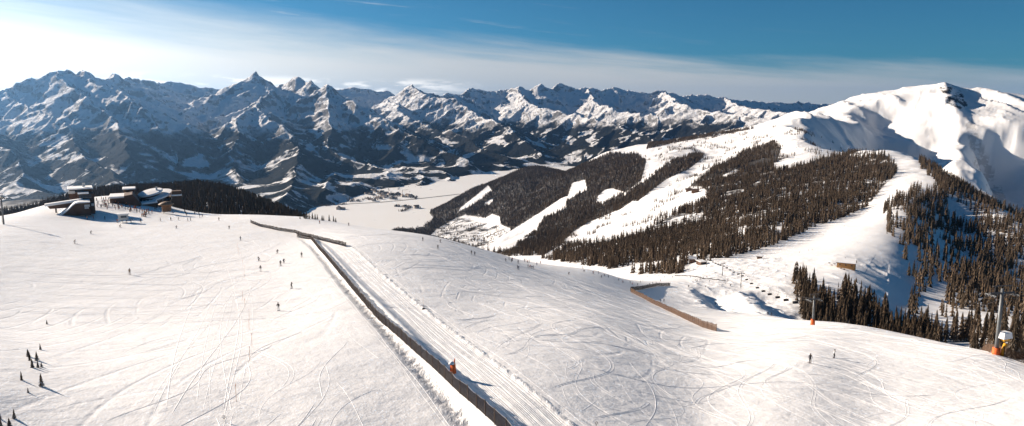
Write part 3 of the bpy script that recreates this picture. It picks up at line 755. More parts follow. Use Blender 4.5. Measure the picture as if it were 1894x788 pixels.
def wood(name, idx):
    D = T_[idx]; me = bpy.data.meshes.new(name); me.vertices.add(len(D)); me.vertices.foreach_set('co', (D[:,:3] - [0,0,.3]).astype(np.float32).ravel())
    a = me.attributes.new('kidx', 'INT', 'POINT'); a.data.foreach_set('value', rs.randint(0, 6, len(D)).astype(np.int32))
    a = me.attributes.new('rot', 'FLOAT', 'POINT'); a.data.foreach_set('value', (rs.rand(len(D))*6.28).astype(np.float32))
    a = me.attributes.new('sc', 'FLOAT_VECTOR', 'POINT'); a.data.foreach_set('vector', D[:,[3,3,4]].astype(np.float32).ravel())
    o = link(name, me); md = o.modifiers.new('plant', 'NODES'); md.node_group = ng; tag(o, kind='stuff'); return o
wood('conifer_forest', rest)
print('woods', time.time()-T0)
# ------------------------------------------------------------------ object materials
M = {
 'black': varied('black_fabric', (.02,.02,.024), .3, 6), 'navy': varied('navy_fabric', (.02,.035,.09), .3, 6),
 'red': varied('red_fabric', (.35,.03,.02), .3, 6), 'white': varied('pale_fabric', (.62,.62,.6), .12, 6),
 'grey': varied('grey_fabric', (.12,.12,.13), .3, 6), 'blue': varied('blue_fabric', (.04,.14,.35), .3, 6),
 'orange': varied('orange_fabric', (.6,.17,.03), .25, 6), 'skin': varied('skin', (.45,.26,.18), .1, 8),
 'ski': varied('ski_lacquer', (.08,.05,.05), .5, 3, .3), 'metal': varied('galvanised_steel', (.15,.16,.165), .2, 2, .5, .3),
 'dsteel': varied('dark_steel', (.05,.05,.055), .3, 2, .5, .4), 'pad': varied('orange_padding', (.70,.13,.03), .2, 2),
 'yellow': varied('yellow_paint', (.75,.36,.03), .15, 1.5, .5), 'wood': varied('weathered_wood', (.16,.085,.045), .35, 2),
 'honey': varied('honey_wood', (.50,.25,.09), .3, 2), 'snowcap': varied('roof_snow', (.82,.82,.82), .03, .5, .7),
 'wall': varied('dark_cladding', (.11,.062,.042), .3, .6), 'plaster': varied('pale_plaster', (.55,.54,.52), .08, .6),
 'glass': varied('window_glass', (.05,.07,.09), .3, 1, .15), 'netwood': varied('fence_timber', (.09,.06,.045), .3, 2),
 'house': varied('chalet_plaster', (.5,.45,.4), .1, .1), 'hroof': varied('chalet_roof', (.13,.09,.07), .3, .1),
 'road': varied('asphalt', (.10,.095,.09), .2, .02), 'deck': varied('terrace_planks', (.22,.14,.09), .3, 1),
}
def net_material(name, col, cell, wire):
    m, t, b = mat(name, col, .9); b.inputs['Specular IOR Level'].default_value = 0
    u = t.new('ShaderNodeAttribute', attribute_name='along').outputs['Fac']; v = t.new('ShaderNodeAttribute', attribute_name='up').outputs['Fac']
    def ln(q):
        f = t.math('FRACT', t.math('DIVIDE', q, cell)); return t.math('LESS_THAN', f, wire/cell)
    d1 = ln(t.math('ADD', u, v)); d2 = ln(t.math('SUBTRACT', t.math('ADD', u, 500), v))
    t.set(b.inputs['Alpha'], t.math('MAXIMUM', d1, d2)); return m
M['net'] = net_material('fence_netting', (.022,.018,.017), .16, .095)
M['net2'] = net_material('tan_netting', (.10,.065,.045), .16, .095)

class MB:
    """collects simple solids into one mesh"""
    def __init__(s): s.v = []; s.f = []; s.m = []
    def box(s, c, sz, rz=0, mi=0, taper=1.0, rx=0):
        n = len(s.v); R = Matrix.Rotation(rz, 3, 'Z') @ Matrix.Rotation(rx, 3, 'X')
        for dz in (-1, 1):
            k = taper if dz > 0 else 1
            for dx, dy in ((-1,-1),(1,-1),(1,1),(-1,1)):
                s.v.append(Vector(c) + R @ Vector((dx*sz[0]/2*k, dy*sz[1]/2*k, dz*sz[2]/2)))
        for q in ((0,3,2,1),(4,5,6,7),(0,1,5,4),(1,2,6,5),(2,3,7,6),(3,0,4,7)): s.f.append([n+i for i in q]); s.m.append(mi)
        return s
    def tube(s, pts, r, seg=6, mi=0, r2=None):
        pts = [Vector(p) for p in pts]; n0 = len(s.v); N_ = len(pts)
        for i, p in enumerate(pts):
            d = (pts[min(i+1, N_-1)] - pts[max(i-1, 0)]).normalized()
            a = d.cross(Vector((0,0,1))); a = a.normalized() if a.length > .05 else Vector((1,0,0)); b_ = d.cross(a)
            rr = r + ((r2 if r2 is not None else r) - r)*i/(N_-1)
            for k in range(seg):
                an = 2*math.pi*k/seg; s.v.append(p + a*rr*math.cos(an) + b_*rr*math.sin(an))
        for i in range(N_-1):
            for k in range(seg):
                k2 = (k+1) % seg; s.f.append([n0+i*seg+k, n0+i*seg+k2, n0+(i+1)*seg+k2, n0+(i+1)*seg+k]); s.m.append(mi)
        s.f.append([n0+k for k in range(seg)][::-1]); s.m.append(mi); s.f.append([n0+(N_-1)*seg+k for k in range(seg)]); s.m.append(mi)
        return s
    def lathe(s, prof, seg=24, c=(0,0,0), mi=0, sy=1.0, a0=0, a1=2*math.pi):
        n0 = len(s.v); full = abs(a1-a0-2*math.pi) < 1e-6; ns = seg if full else seg+1
        for r, z in prof:
            for k in range(ns):
                an = a0 + (a1-a0)*k/seg; s.v.append(Vector((c[0]+r*math.cos(an), c[1]+r*math.sin(an)*sy, c[2]+z)))
        for i in range(len(prof)-1):
            for k in range(seg):
                k2 = (k+1) % ns if full else k+1
                s.f.append([n0+i*ns+k, n0+i*ns+k2, n0+(i+1)*ns+k2, n0+(i+1)*ns+k]); s.m.append(mi)
        return s
    def prism(s, prof, y0, y1, mi=0):
        """profile in x,z pushed from y0 to y1"""
        n = len(s.v); k = len(prof)
        for y in (y0, y1):
            for x, z in prof: s.v.append(Vector((x, y, z)))
        s.f.append(list(range(n, n+k))); s.m.append(mi); s.f.append(list(range(n+2*k-1, n+k-1, -1))); s.m.append(mi)
        for i in range(k):
            j = (i+1) % k; s.f.append([n+j, n+i, n+k+i, n+k+j]); s.m.append(mi)
        return s
    def build(s, name, mats, parent=None, smooth=False, bevel=0):
        me = bpy.data.meshes.new(name); me.from_pydata(s.v, [], s.f); me.update()
        bm = bmesh.new(); bm.from_mesh(me); bmesh.ops.recalc_face_normals(bm, faces=bm.faces)
        bm.to_mesh(me); bm.free()
        for i, p_ in enumerate(me.polygons): p_.use_smooth = smooth
        o = link(name, me, parent, mats)
        for i, p_ in enumerate(me.polygons): p_.material_index = s.m[i] if isinstance(mats, (list, tuple)) else 0
        if bevel:
            md = o.modifiers.new('b', 'BEVEL'); md.width = bevel; md.segments = 2; md.limit_method = 'ANGLE'
        return o
def copy_tree(o, parent=None):
    c = o.copy(); COL.objects.link(c)
    if parent: c.parent = parent
    for ch in o.children: copy_tree(ch, c)
    return c

# ------------------------------------------------------------------ people
def skinned(name, J, E, mats, matf):
    me = bpy.data.meshes.new(name); me.from_pydata([j[0] for j in J], E, [])
    o = bpy.data.objects.new(name, me); COL.objects.link(o)
    md = o.modifiers.new('s', 'SKIN'); md.use_smooth_shade = True
    for i, j in enumerate(J):
        sv = me.skin_vertices[0].data[i]; r = j[1]; sv.radius = (r, r) if not isinstance(r, tuple) else r
        sv.use_root = (i == 0)
    sb = o.modifiers.new('u', 'SUBSURF'); sb.levels = 1; sb.render_levels = 1
    dg = bpy.context.evaluated_depsgraph_get(); ev = o.evaluated_get(dg)
    m2 = bpy.data.meshes.new_from_object(ev); m2.name = name
    bpy.data.objects.remove(o); m2.materials.clear()
    for m_ in mats: m2.materials.append(m_)
    for p_ in m2.polygons: p_.material_index = matf(p_.center); p_.use_smooth = True
    return m2
def pose(kind):
    if kind == 'stand':
        J = dict(pel=((0,0,.96),(.15,.11)), ch=((0,.02,1.3),(.17,.12)), nk=((0,.02,1.5),.065), hd=((0,.05,1.60),.095), tp=((0,.05,1.72),.085),
                 hl=((.10,0,.90),.10), kl=((.13,.05,.5),.075), al=((.13,0,.12),.06), tl=((.13,.16,.06),.05),
                 sl=((.19,.02,1.42),.075), el=((.30,.0,1.14),.055), wl=((.30,.20,1.0),.042), fl=((.29,.28,1.0),.05), ml=((.26,.25,1.04),.022))
    elif kind == 'ski':
        J = dict(pel=((0,-.22,.78),(.16,.12)), ch=((0,.08,1.08),(.18,.13)), nk=((0,.20,1.24),.065), hd=((0,.27,1.32),.095), tp=((0,.30,1.44),.085),
                 hl=((.11,-.16,.74),.10), kl=((.16,.18,.46),.08), al=((.15,-.02,.12),.06), tl=((.15,.14,.06),.05),
                 sl=((.20,.12,1.18),.075), el=((.35,.20,.94),.055), wl=((.34,.42,.86),.042), fl=((.33,.50,.86),.05), ml=((.30,.48,.9),.022))
    else:
        J = dict(pel=((0,0,.84),(.15,.12)), ch=((0,.06,1.17),(.17,.12)), nk=((0,.10,1.37),.065), hd=((.02,.12,1.47),.095), tp=((.03,.12,1.59),.085),
                 hl=((.10,0,.78),.10), kl=((.26,.12,.46),.08), al=((.28,0,.12),.06), tl=((.29,.13,.06),.05),
                 sl=((.19,.08,1.29),.075), el=((.40,.10,1.12),.055), wl=((.52,.18,1.0),.042), fl=((.56,.22,1.0),.05), ml=((.55,.26,1.03),.022))
    names = list(J); L = [J[n] for n in names]; idx = {n: i for i, n in enumerate(names)}
    E = [('pel','ch'),('ch','nk'),('nk','hd'),('hd','tp'),('pel','hl'),('hl','kl'),('kl','al'),('al','tl'),('ch','sl'),('sl','el'),('el','wl'),('wl','fl'),('wl','ml')]
    for n in ('hl','kl','al','tl','sl','el','wl','fl','ml'):
        idx[n+'r'] = len(L); q = J[n]; L.append(((-q[0][0], q[0][1], q[0][2]), q[1]))
    for a, b in list(E):
        if a+'r' in idx or b+'r' in idx: E.append((a+'r' if a+'r' in idx else a, b+'r' if b+'r' in idx else b))
    return L, [(idx[a], idx[b]) for a, b in E], J
HEADS = {}
def make_person(kind, jacket, trousers, helmet, name='person'):
    J, E, D = pose(kind); neck = D['nk'][0][2]; hips = D['pel'][0][2]; hy = D['hd'][0]
    def mf(c):
        if c.z > neck+.02: return 2
        if abs(c.x) > .2 and c.z < hips+.35 and math.hypot(abs(c.x)-D['fl'][0][0], c.y-D['fl'][0][1]) < .12 and c.z > hips-.1: return 3
        if c.z < .17: return 3
        return 0 if c.z > hips+.0 else 1
    me = skinned('body', J, E, [M[jacket], M[trousers], M['skin'], M['black']], mf)
    e = empty(name, (0,0,0)); link('body', me, e)
    h = MB(); h.lathe([(.001,.135),(.07,.12),(.115,.07),(.13,.0),(.125,-.045),(.10,-.05)], 12, (hy[0], hy[1]-.01, hy[2]+.05)).build('helmet', M[helmet], e, True)
    g = MB(); g.box((hy[0], hy[1]+.105, hy[2]+.035), (.15,.04,.07)).build('goggles', M['glass'], e, bevel=.015)
    if kind == 'board':
        MB().lathe([(.001,.035),(.15,.035),(.15,.015),(.001,.015)], 16, (0,0,0), 0, 1).build('tmp', M['ski'], e)
        o = e.children[-1]; o.name = 'snowboard'; o.scale = (5.2, .95, 1)
    else:
        for sx in (-1, 1):
            x = sx*D['al'][0][0]
            MB().box((x, .05, .02), (.085, 1.45, .02)).tube([(x,.77,.02),(x,.86,.045),(x,.93,.10)], .035, 6).build('ski', M['ski'], e)
            f = D['fl'][0]; fx = sx*f[0]
            end = (fx+sx*.12, f[1]+(.1 if kind == 'stand' else -.75), .02 if kind == 'stand' else .25)
            MB().tube([(fx, f[1], f[2]+.12), (fx, f[1], f[2]), end], .012, 5).lathe([(.001,.01),(.05,0),(.001,-.01)], 8, tuple(Vector(end)+Vector((0,0,.07)))).build('ski_pole', M['dsteel'], e)
    return e
PROTO = {}
def person(px, py, kind, jk, tr_, hm, face, label, group=None, pos=None):
    """face: heading in degrees, 0 = away from the drone, 90 = to the right of the picture"""
    k = (kind, jk, tr_, hm)
    if k not in PROTO: PROTO[k] = make_person(*k); e = PROTO[k]
    else: e = copy_tree(PROTO[k])
    p = pos or hit(px, py, 40, 1500)
    az = math.atan2(p.x, p.y)
    e.location = p; e.rotation_euler = (0, 0, -az - rad(face))
    # stand square to the slope only as far as skis need it
    tag(e, label, 'person', group or e.get('group'))
    if not group and 'group' in e: del e['group']
    return e
PEOPLE = [
 (515,575,'stand','black','white','black',200,'skier in dark jacket and pale trousers standing lowest and nearest on the left piste'),
 (539,534,'board','black','black','black',120,'rider in all black leaning sideways above the lowest skier of the left piste'),
 (482,502,'stand','black','white','black',180,'skier in dark jacket and light trousers left of the close pair on the left piste'),
 (479,483,'ski','black','navy','black',230,'crouching skier in dark clothes just above the skier with light trousers'),
 (519,492,'stand','black','black','black',190,'left, taller looking skier of the close pair in mid left piste'),
 (525,487,'ski','navy','black','black',160,'right, crouching skier of the close pair in mid left piste'),
 (513,469,'ski','black','black','black',150,'crouching dark skier highest above the close pair on the left piste'),
 (558,476,'stand','black','black','black',180,'upright dark skier alone just left of the long dark net fence'),
 (445,445,'stand','black','navy','black',180,'upright skier in dark clothes on the open snow left of the low net fence'),
 (424,424,'stand','black','black','black',180,'small dark upright skier high on the left piste near the snow crest'),
 (405,408,'stand','grey','black','black',180,'tiny skier just below the snow crest, highest left of the net fence'),
 (1498,672,'stand','black','black','black',150,'skier in black with knees bent, nearest on the right piste'),
 (1542,662,'board','white','black','black',100,'snowboarder in white jacket and black trousers on the right piste'),
 (810,461,'stand','black','black','black',180,'upright dark figure alone on the piste edge above the valley meadows'),
 (782,446,'stand','grey','black','black',180,'tiny skier on the piste rim left of the lone upright figure'),
 (814,449,'ski','black','black','black',120,'tiny skier on the piste rim directly behind the lone upright figure'),
 (872,471,'stand','black','black','black',180,'left of two tiny skiers close together at the piste rim below the forested spur'),
 (878,473,'stand','grey','black','black',180,'right of two tiny skiers close together at the piste rim below the forested spur'),
 (591,414,'stand','red','black','black',180,'tiny skier on the brow in front of the row of small spruces'),
 (645,418,'stand','grey','black','black',180,'tiny skier beside the last small spruces on the brow'),
 (1052,508,'ski','black','black','black',140,'crouching dark skier alone in mid piste below the forest edge'),
 (1420,583,'stand','black','black','black',180,'left of two skiers standing at the brow by the blue shaded hollow'),
 (1427,584,'stand','grey','black','black',180,'right of two skiers standing at the brow by the blue shaded hollow'),
 (1221,559,'stand','black','navy','black',170,'left of two skiers behind the tan net fence of the hollow'),
 (1228,559,'stand','black','grey','black',190,'right of two skiers behind the tan net fence of the hollow'),
 (222,421,'ski','black','black','black',120,'dark skier below the little kiosk by the summit lodges'),
 (326,423,'ski','black','grey','black',120,'dark skier on the snow below the small round pavilion'),
 (168,433,'ski','grey','grey','black',120,'faint small skier on bright snow below the lodge shadow'),
 (138,451,'ski','wood','black','black',100,'small skier in brownish orange alone on the wide bright snow at left'),
 (240,508,'stand','wood','wood','black',180,'tiny brownish figure alone in the middle of the bright left snowfield'),
 (1274,531,'stand','black','black','black',180,'dark upright figure on the flat snow above the hollow'),
 (1312,522,'stand','navy','navy','black',180,'tall looking dark figure on the flat snow below the lift pylons'),
 (1295,518,'stand','grey','grey','black',180,'small figure between the lift pylons and the forest corner'),
 (1323,564,'stand','black','black','black',180,'small figure at the top edge of the blue shaded hollow'),
 (1346,519,'stand','red','black','black',180,'tiny figure right of the second lift pylon foot'),
 (1351,529,'ski','black','black','black',160,'tiny dark skier left of the foot of the nearest small lift pylon'),
 (1388,527,'ski','black','black','black',160,'tiny dark skier right of the nearest small lift pylon'),
]
for q in PEOPLE: person(*q)
rp = random.Random(12)
# strings of tiny skiers on the middle piste
STR = [(140,172),(163,160),(182,178),(188,168),(230,188),(226,229),(232,231),(278,175),(290,158),(298,182),(311,182)]
STR2 = [(301,218),(316,220),(330,225),(342,230),(366,202),(392,190),(406,166),(507,177),(533,198),(587,190),(615,208),(628,210),(652,195),(698,225)]
STR3 = [(710,250),(778,265),(774,262),(815,262),(836,290),(859,280),(887,290),(963,312),(994,328),(1047,330),(1063,346),(1100,345),(1122,328),(1140,313),(1187,342),(1210,338),(1235,335)]
STR4 = [(1068,285),(1170,285),(1228,275),(1256,278),(1295,290),(1355,290),(1268,318),(1524,315),(1535,317),(1485,293),(1556,303),(1580,295),(1605,290),(1470,357),(1595,360),(1730,330),(1742,335),(1760,315),(1780,350)]
for L, gp, lb in ((STR, 'skiers gathered at the left of the middle piste', 'tiny dark skier in the loose gathering on the middle piste near the brow'),
                  (STR2, 'skiers strung along the middle piste', 'tiny dark skier among those strung out below the forest edge of the middle piste'),
                  (STR3, 'skiers heading toward the tan fence', 'small dark skier in the line coming down toward the tan net fence corner'),
                  (STR4, 'skiers on the flat by the lift', 'tiny figure on the flat snow between the tan fence and the forest corner')):
    for i, (x, y) in enumerate(L):
        person(900+x/3.94, 440+y/3.94, rp.choice(['stand','ski','stand']), *rp.choice([('black','black','black'),('navy','black','black'),('grey','black','black'),('red','black','black')]), rp.uniform(90, 270), lb, gp)
# far piste
for x, y in ((430,690),(520,690),(555,635),(580,625)):
    person(1414+x/3.94, 260+y/3.94, 'ski', 'grey', 'black', 'black', rp.uniform(90, 250), 'speck sized skier high on the wide piste between the two woods', 'skiers high on the far piste')
for x, y in ((550,722),(562,722),(650,580),(785,615),(838,603),(860,600),(640,655),(700,760),(670,650),(595,715)):
    person(1240+x/3.283, 280+y/3.283, 'ski', 'grey', 'black', 'black', rp.uniform(90, 250), 'speck sized skier on the lower part of the wide far piste above the wooden hut', 'skiers on the lower far piste')
# by the lodges
ROW = [(635,460),(680,455),(765,458),(855,480),(890,475),(920,478),(955,480),(1025,478),(1168,470),(1245,465),(1303,465),(1370,470),(1390,467)]
for x, y in ROW: person(x/3.94, 290+y/3.94, 'stand', *rp.choice([('grey','black','black'),('orange','black','black'),('black','black','black')]), rp.uniform(60, 300), 'tiny figure in the thin row standing on bright snow below the lodges', 'row of figures below the lodges')
for x, y in [(1345,400),(1350,410),(1360,430),(1355,420),(1420,420),(1455,445),(1445,410),(1450,425),(1475,440),(1430,405)]:
    person(x/3.94, 290+y/3.94, 'stand', 'black', 'black', 'black', rp.uniform(60, 300), 'tiny dark figure on the snow crest right of the round lodge', 'figures on the crest right of the round lodge')
for x, y in [(1130,390),(1180,395),(1200,410),(1210,400),(1255,410),(1140,385),(1190,412)]:
    person(x/3.94, 290+y/3.94, 'stand', 'black', 'grey', 'black', rp.uniform(60, 300), 'tiny dark figure standing in front of the round lodge beside the pavilion', 'figures in front of the round lodge')
for i in range(12):
    person(rp.uniform(262, 273), rp.uniform(395, 402), 'stand', rp.choice(['red','orange','black']), 'black', 'black', rp.uniform(0, 360), 'tiny figure in the tight reddish cluster right of the kiosk', 'tight cluster of figures right of the kiosk')
n_ = 0
while n_ < 74:
    X_ = rp.uniform(700, 1120); Y_ = rp.uniform(310, 425)
    if Y_ > 330 + (X_-700)*.26 + 60*math.sin((X_-700)/190) + 20 and X_ < 900 and Y_ > 395: continue
    if Y_ < 300 + (X_-760)*.30 or Y_ > 372 + (X_-700)*.14: continue
    person(X_/3.94, 290+Y_/3.94, 'stand', *rp.choice([('black','black','black'),('orange','black','black'),('red','black','black'),('grey','black','black')]), rp.uniform(0, 360), 'small dark figure in the dense crowd between the two summit lodges', 'crowd between the summit lodges'); n_ += 1
print('people', time.time()-T0)

# ------------------------------------------------------------------ net fences
def fence(name, pix, hgt, spacing, label, mnet, group=None, rlim=(40, 900), loop_shadow=None):
    P_ = [hit(x, y, *rlim) for x, y in pix]
    pts = []; 
    for a, b in zip(P_[:-1], P_[1:]):
        n = max(1, int(round((b-a).length/spacing)))
        for i in range(n):
            q = a + (b-a)*(i/n); pts.append(Vector((q.x, q.y, gz(q.x, q.y))))
    q = P_[-1]; pts.append(Vector((q.x, q.y, gz(q.x, q.y))))
    o0 = pts[0].copy(); e = empty(name, o0, 0, label, 'fence', group)
    rq = random.Random(len(pts)); V_, F_, A1, A2 = [], [], [], []
    s = 0
    for i, p in enumerate(pts):
        lp = p - o0; hh = hgt*rq.uniform(.92, 1.04)
        lean = Vector((rq.uniform(-.06,.06), rq.uniform(-.06,.06), 0))
        top = lp + lean + Vector((0,0,hh+.12))
        if len(pts) <= 100: MB().tube([lp - Vector((0,0,.3)), top], .055, 6).build('post', M['netwood'], e)
        if i < len(pts)-1:
            nx = pts[i+1]-o0; sub = 6
            for k in range(sub):
                f = k/sub; b = lp + (nx-lp)*f; g_ = gz(b.x+o0.x, b.y+o0.y) - o0.z; sag = .10*math.sin(f*math.pi)*rq.uniform(.6, 1.6)
                for j, (u_, z_) in enumerate(((0, .04), (.5, .5*hh), (1, hh-sag))):
                    bul = .09*math.sin(f*math.pi)*(u_ == .5)
                    V_.append((b.x+bul, b.y-bul, g_+z_)); A1.append(s+(nx-lp).length*f); A2.append(z_)
            s += (nx-lp).length
    n = len(V_)//3
    for k in range(n-1):
        for j in range(2): F_.append((k*3+j, (k+1)*3+j, (k+1)*3+j+1, k*3+j+1))
    me = bpy.data.meshes.new('net'); me.from_pydata(V_, [], F_); me.update()
    for nm, ar in (('along', A1), ('up', A2)): me.attributes.new(nm, 'FLOAT', 'POINT').data.foreach_set('value', ar)
    link('net', me, e, mnet)
    w_ = MB()
    for k in range(0, n-6, 6): w_.tube([Vector(V_[k*3+2]) + Vector((0,0,.01)), Vector(V_[(k+3)*3+2]), Vector(V_[(k+6)*3+2]) + Vector((0,0,.01))], .02, 4)
    w_.build('top_cord', M['dsteel'], e)
    return e
fence('net_fence', [(990,860),(958,830),(915,785),(882,755),(850,728),(800,680),(760,645),(700,592),(640,521),(590,462),(575,443),(549,439)], 1.75, 3.1, 'long dark net fence running down beside the groomed lane in mid foreground', M['net'], None, (45, 420))
fence('net_fence', [(640,457),(610,449),(580,441),(545,431),(512,426),(480,419),(463,412)], 1.6, 4.0, 'low brown net fence curving along the brow behind the top of the long dark fence', M['net'], None, (150, 600))
fence('net_fence', [(1325,613),(1300,606),(1270,592),(1240,577),(1210,563),(1190,552),(1166,540)], 2.2, 4.0, 'tan net fence running diagonally across the right piste beside the blue hollow', M['net2'], None, (120, 520))
fence('net_fence', [(1166,539),(1190,535),(1215,529),(1240,529)], 2.4, 5.0, 'short dark net fence closing the top end of the hollow', M['net'], None, (150, 700))
fence('net_fence', [(1960,697),(1894,672),(1860,661),(1830,652),(1790,640),(1770,634)], 2.0, 5.0, 'pale thin net fence along the crest by the big grey lift pylon', M['net2'], None, (90, 400))
fence('net_fence', [(0,0)] and [(1248,510),(1300,516),(1345,521)], .9, 9.0, 'low rope barrier along the flat snow under the forest corner', M['net'], None, (300, 900))

# ------------------------------------------------------------------ marker poles
MK = [(461,591),(461,613),(466,641),(462,668),(440,461),(441,470),(445,478),(449,494),(452,504),(452,518),(449,556),(453,570)]
mk0 = None
for i, (x, y) in enumerate(MK):
    p = hit(x, y, 60, 500)
    if mk0 is None:
        mk0 = empty('marker_pole', p); MB().tube([(0,0,-.2),(.03,0,2.1)], .022, 6).build('pole', M['honey'], mk0)
        MB().tube([(-.01,0,1.82),(.05,0,1.98)], .03, 6).build('tip_band', M['pad'], mk0); e = mk0
    else: e = copy_tree(mk0)
    e.location = p
    tag(e, 'thin wooden marker pole in the dotted line down the left piste', 'pole', 'marker poles down the left piste')
e = copy_tree(mk0); e.location = hit(437, 743, 50, 300); tag(e, 'lone thin marker pole at the lower left edge of the left piste', 'pole'); del e['group']
def ring_sign(px, py, label):
    p = hit(px, py, 50, 300); e = empty('ring_marker', p, 0, label, 'marker')
    MB().tube([(0,0,-.2),(0,0,.38)], .02, 6).build('pole', M['netwood'], e)
    v = MB(); v.tube([(.13*math.cos(a), 0, .48+.13*math.sin(a)) for a in [k*math.pi/8 for k in range(17)]], .03, 6).build('ring', M['netwood'], e, True)
ring_sign(415, 780, 'small dark ring on a short pole at the bottom of the left snow')
ring_sign(1103, 790, 'small dark ring on a short pole at the bottom edge right of the lane')
p = hit(783, 572, 60, 300); e = empty('snow_stake', p, 0, 'thin stake with a small dark foot alone right of the groomed lane', 'stake')
MB().tube([(0,0,-.2),(0,0,2.3)], .02, 5).build('pole', M['honey'], e); MB().box((.1,0,.14), (.9,.35,.28), .3, 0, .6).build('foot_block', M['dsteel'], e, bevel=.05)
# small dark heap of tools beside the marker line
p = hit(838, 691, 60, 200); e = empty('padded_snow_lance', p, .5, 'orange padded post with a snow cap standing behind the long dark fence', 'padded post'); e.scale = (.8,.8,.8)
MB().box((0,0,.9), (.8,.9,1.8), .3, 0, .75).build('padding', M['pad'], e, bevel=.12)
MB().lathe([(.001,.35),(.25,.30),(.45,.12),(.5,-.1),(.3,-.15)], 12, (-.25,0,1.75)).build('snow_cap', M['snowcap'], e, True)
MB().tube([(.2,0,1.7),(.35,0,2.5)], .16, 8, 0, .06).build('fin', M['pad'], e)

# ------------------------------------------------------------------ lift pylons, chairs, cables
def pylon(px, py, h, arm, label, pad=None, rz=0, group=None, rlim=(60, 1200), double=True, mastr=.32):
    p = hit(px, py, *rlim); e = empty('lift_pylon', p, rz, label, 'pylon', group)
    MB().tube([(0,0,-.6),(0,0,h)], mastr, 12, 0, mastr*.68).build('mast', M['metal'], e, True)
    MB().box((0,0,h-.9), (arm, .35, .38)).build('crossarm', M['dsteel'], e, bevel=.03)
    if double: MB().box((0,0,h+.55), (arm*.78, .16, .18)).tube([(-arm*.3,0,h-.7),(-arm*.3,0,h+.55)], .06).tube([(arm*.3,0,h-.7),(arm*.3,0,h+.55)], .06).build('maintenance_frame', M['dsteel'], e)
    for sx in (-1, 1):
        w_ = MB(); w_.box((sx*arm*.46, 0, h-1.15), (.16, 2.6, .18))
        for k in range(4): w_.lathe([(.001,.06),(.19,.06),(.19,-.06),(.001,-.06)], 10, (0,0,0))
        o = w_.build('sheave_beam', M['metal'], e)
        wh = MB()
        for k in range(4):
            y = -1.05+.7*k; wh.tube([(sx*arm*.46-.14, y, h-1.32),(sx*arm*.46+.14, y, h-1.32)], .2, 10)
        wh.build('sheave_wheels', M['dsteel'], e)
    ld = MB(); ld.tube([(.15,-mastr-.15,.8),(.15,-mastr*.68-.15,h-1)], .02, 4).tube([(-.15,-mastr-.15,.8),(-.15,-mastr*.68-.15,h-1)], .02, 4)
    for k in range(int(h/.45)-3): ld.box((0,-mastr*.85-.15,1+.45*k), (.3,.03,.03))
    ld.build('ladder', M['dsteel'], e)
    ph = 1.45 if h > 13 else 1.7
    if pad: MB().lathe([(.001,ph),(mastr+.25,ph-.05),(mastr+.32,.1),(mastr+.32,-.4)], 14).build('padding', M[pad], e, True)
    return e, p
PY = []
PY.append(pylon(1307,494,11.5,4.6,'farthest and smallest of the three chairlift pylons on the flat, by the forest', None, rad(14), None, (400,1000)))
PY.append(pylon(1336,510,12.0,4.8,'middle one of the three chairlift pylons on the flat snow', None, rad(14), None, (400,1000)))
PY.append(pylon(1370,532,12.5,5.0,'nearest of the three chairlift pylons on the flat, above the shaded hollow', None, rad(14), None, (400,1000)))
PY.append(pylon(1503,601,8.6,3.8,'grey lift pylon with orange padded foot at the piste brow beside the grove', 'pad', rad(14), None, (200,420)))
big, bigp = pylon(1842,656,13.5,5.6,'big grey lift pylon with orange padded foot on the crest at right', 'pad', rad(10), None, (120,260), True, .42)
lp, lpp = pylon(7,415,11.5,5.0,'brown lift pylon at the left edge casting a crossed shadow on snow', None, rad(-35), None, (250,420))
def side_pt(e, arm, h, sx):
    return e.matrix_basis @ Vector((sx*arm*.46, 0, h-1.05))
def sagline(a, b, sag, n=10): return [a.lerp(b, i/n) - Vector((0,0,sag*4*(i/n)*(1-i/n))) for i in range(n+1)]
def cable(pts_list, label, sag=.6):
    pts = []
    for a, b in zip(pts_list[:-1], pts_list[1:]): pts += sagline(a, b, sag*(b-a).length/60)[(1 if pts else 0):]
    o0 = pts[0]; mb = MB(); mb.tube([q-o0 for q in pts], .03, 5); o = mb.build('lift_cable', M['dsteel']); o.location = o0; tag(o, label, 'cable'); return pts
hs = [11.5,12.0,12.5,8.6]; arms = [4.6,4.8,5.0,3.8]
st_ = hit(1290, 490, 400, 1100)
CB = {}
for sx in (-1, 1):
    seq = [st_ + Vector((sx*2.2,0,5))] + [side_pt(PY[i][0], arms[i], hs[i], sx) for i in range(4)]
    CB[sx] = cable(seq, 'lift cable on the %s side of the small pylons down to the orange footed one' % ('left' if sx < 0 else 'right'))
def make_chair():
    e = empty('lift_chair', (0,0,0))
    MB().tube([(0,0,0),(0,.12,-.6),(0,.45,-1.3),(0,.42,-2.0)], .045, 6).box((0,0,.03), (.1,.5,.16)).build('hanger', M['dsteel'], e)
    MB().box((0,.1,-2.75), (2.3,.55,.12)).build('seat', M['black'], e, bevel=.03)
    MB().box((0,.42,-2.38), (2.3,.1,.75), 0, 0, 1, rad(-8)).build('backrest', M['black'], e, bevel=.03)
    MB().tube([(-1.12,.4,-2.0),(-1.15,-.3,-2.35),(1.15,-.3,-2.35),(1.12,.4,-2.0)], .03, 5).tube([(-1.12,.42,-2.0),(1.12,.42,-2.0)], .04, 5).build('safety_bar', M['dsteel'], e)
    return e
def at_px(pts, px):
    best = None
    for a, b in zip(pts[:-1], pts[1:]):
        xa = project(*a)[0]; xb = project(*b)[0]
        if (xa-px)*(xb-px) <= 0: return a.lerp(b, (px-xa)/(xb-xa+1e-9))
ch0 = None
CH = [(1310,1),(1314,1),(1319,1),(1324,1),(1329,1),(1333,1),(1339,1),(1345,1),(1351,1),(1358,1),(1366,1),(1374,1),(1382,1),(1391,1),(1402,1),(1413,1),(1425,1),(1440,1),(1456,1),(1474,1)]
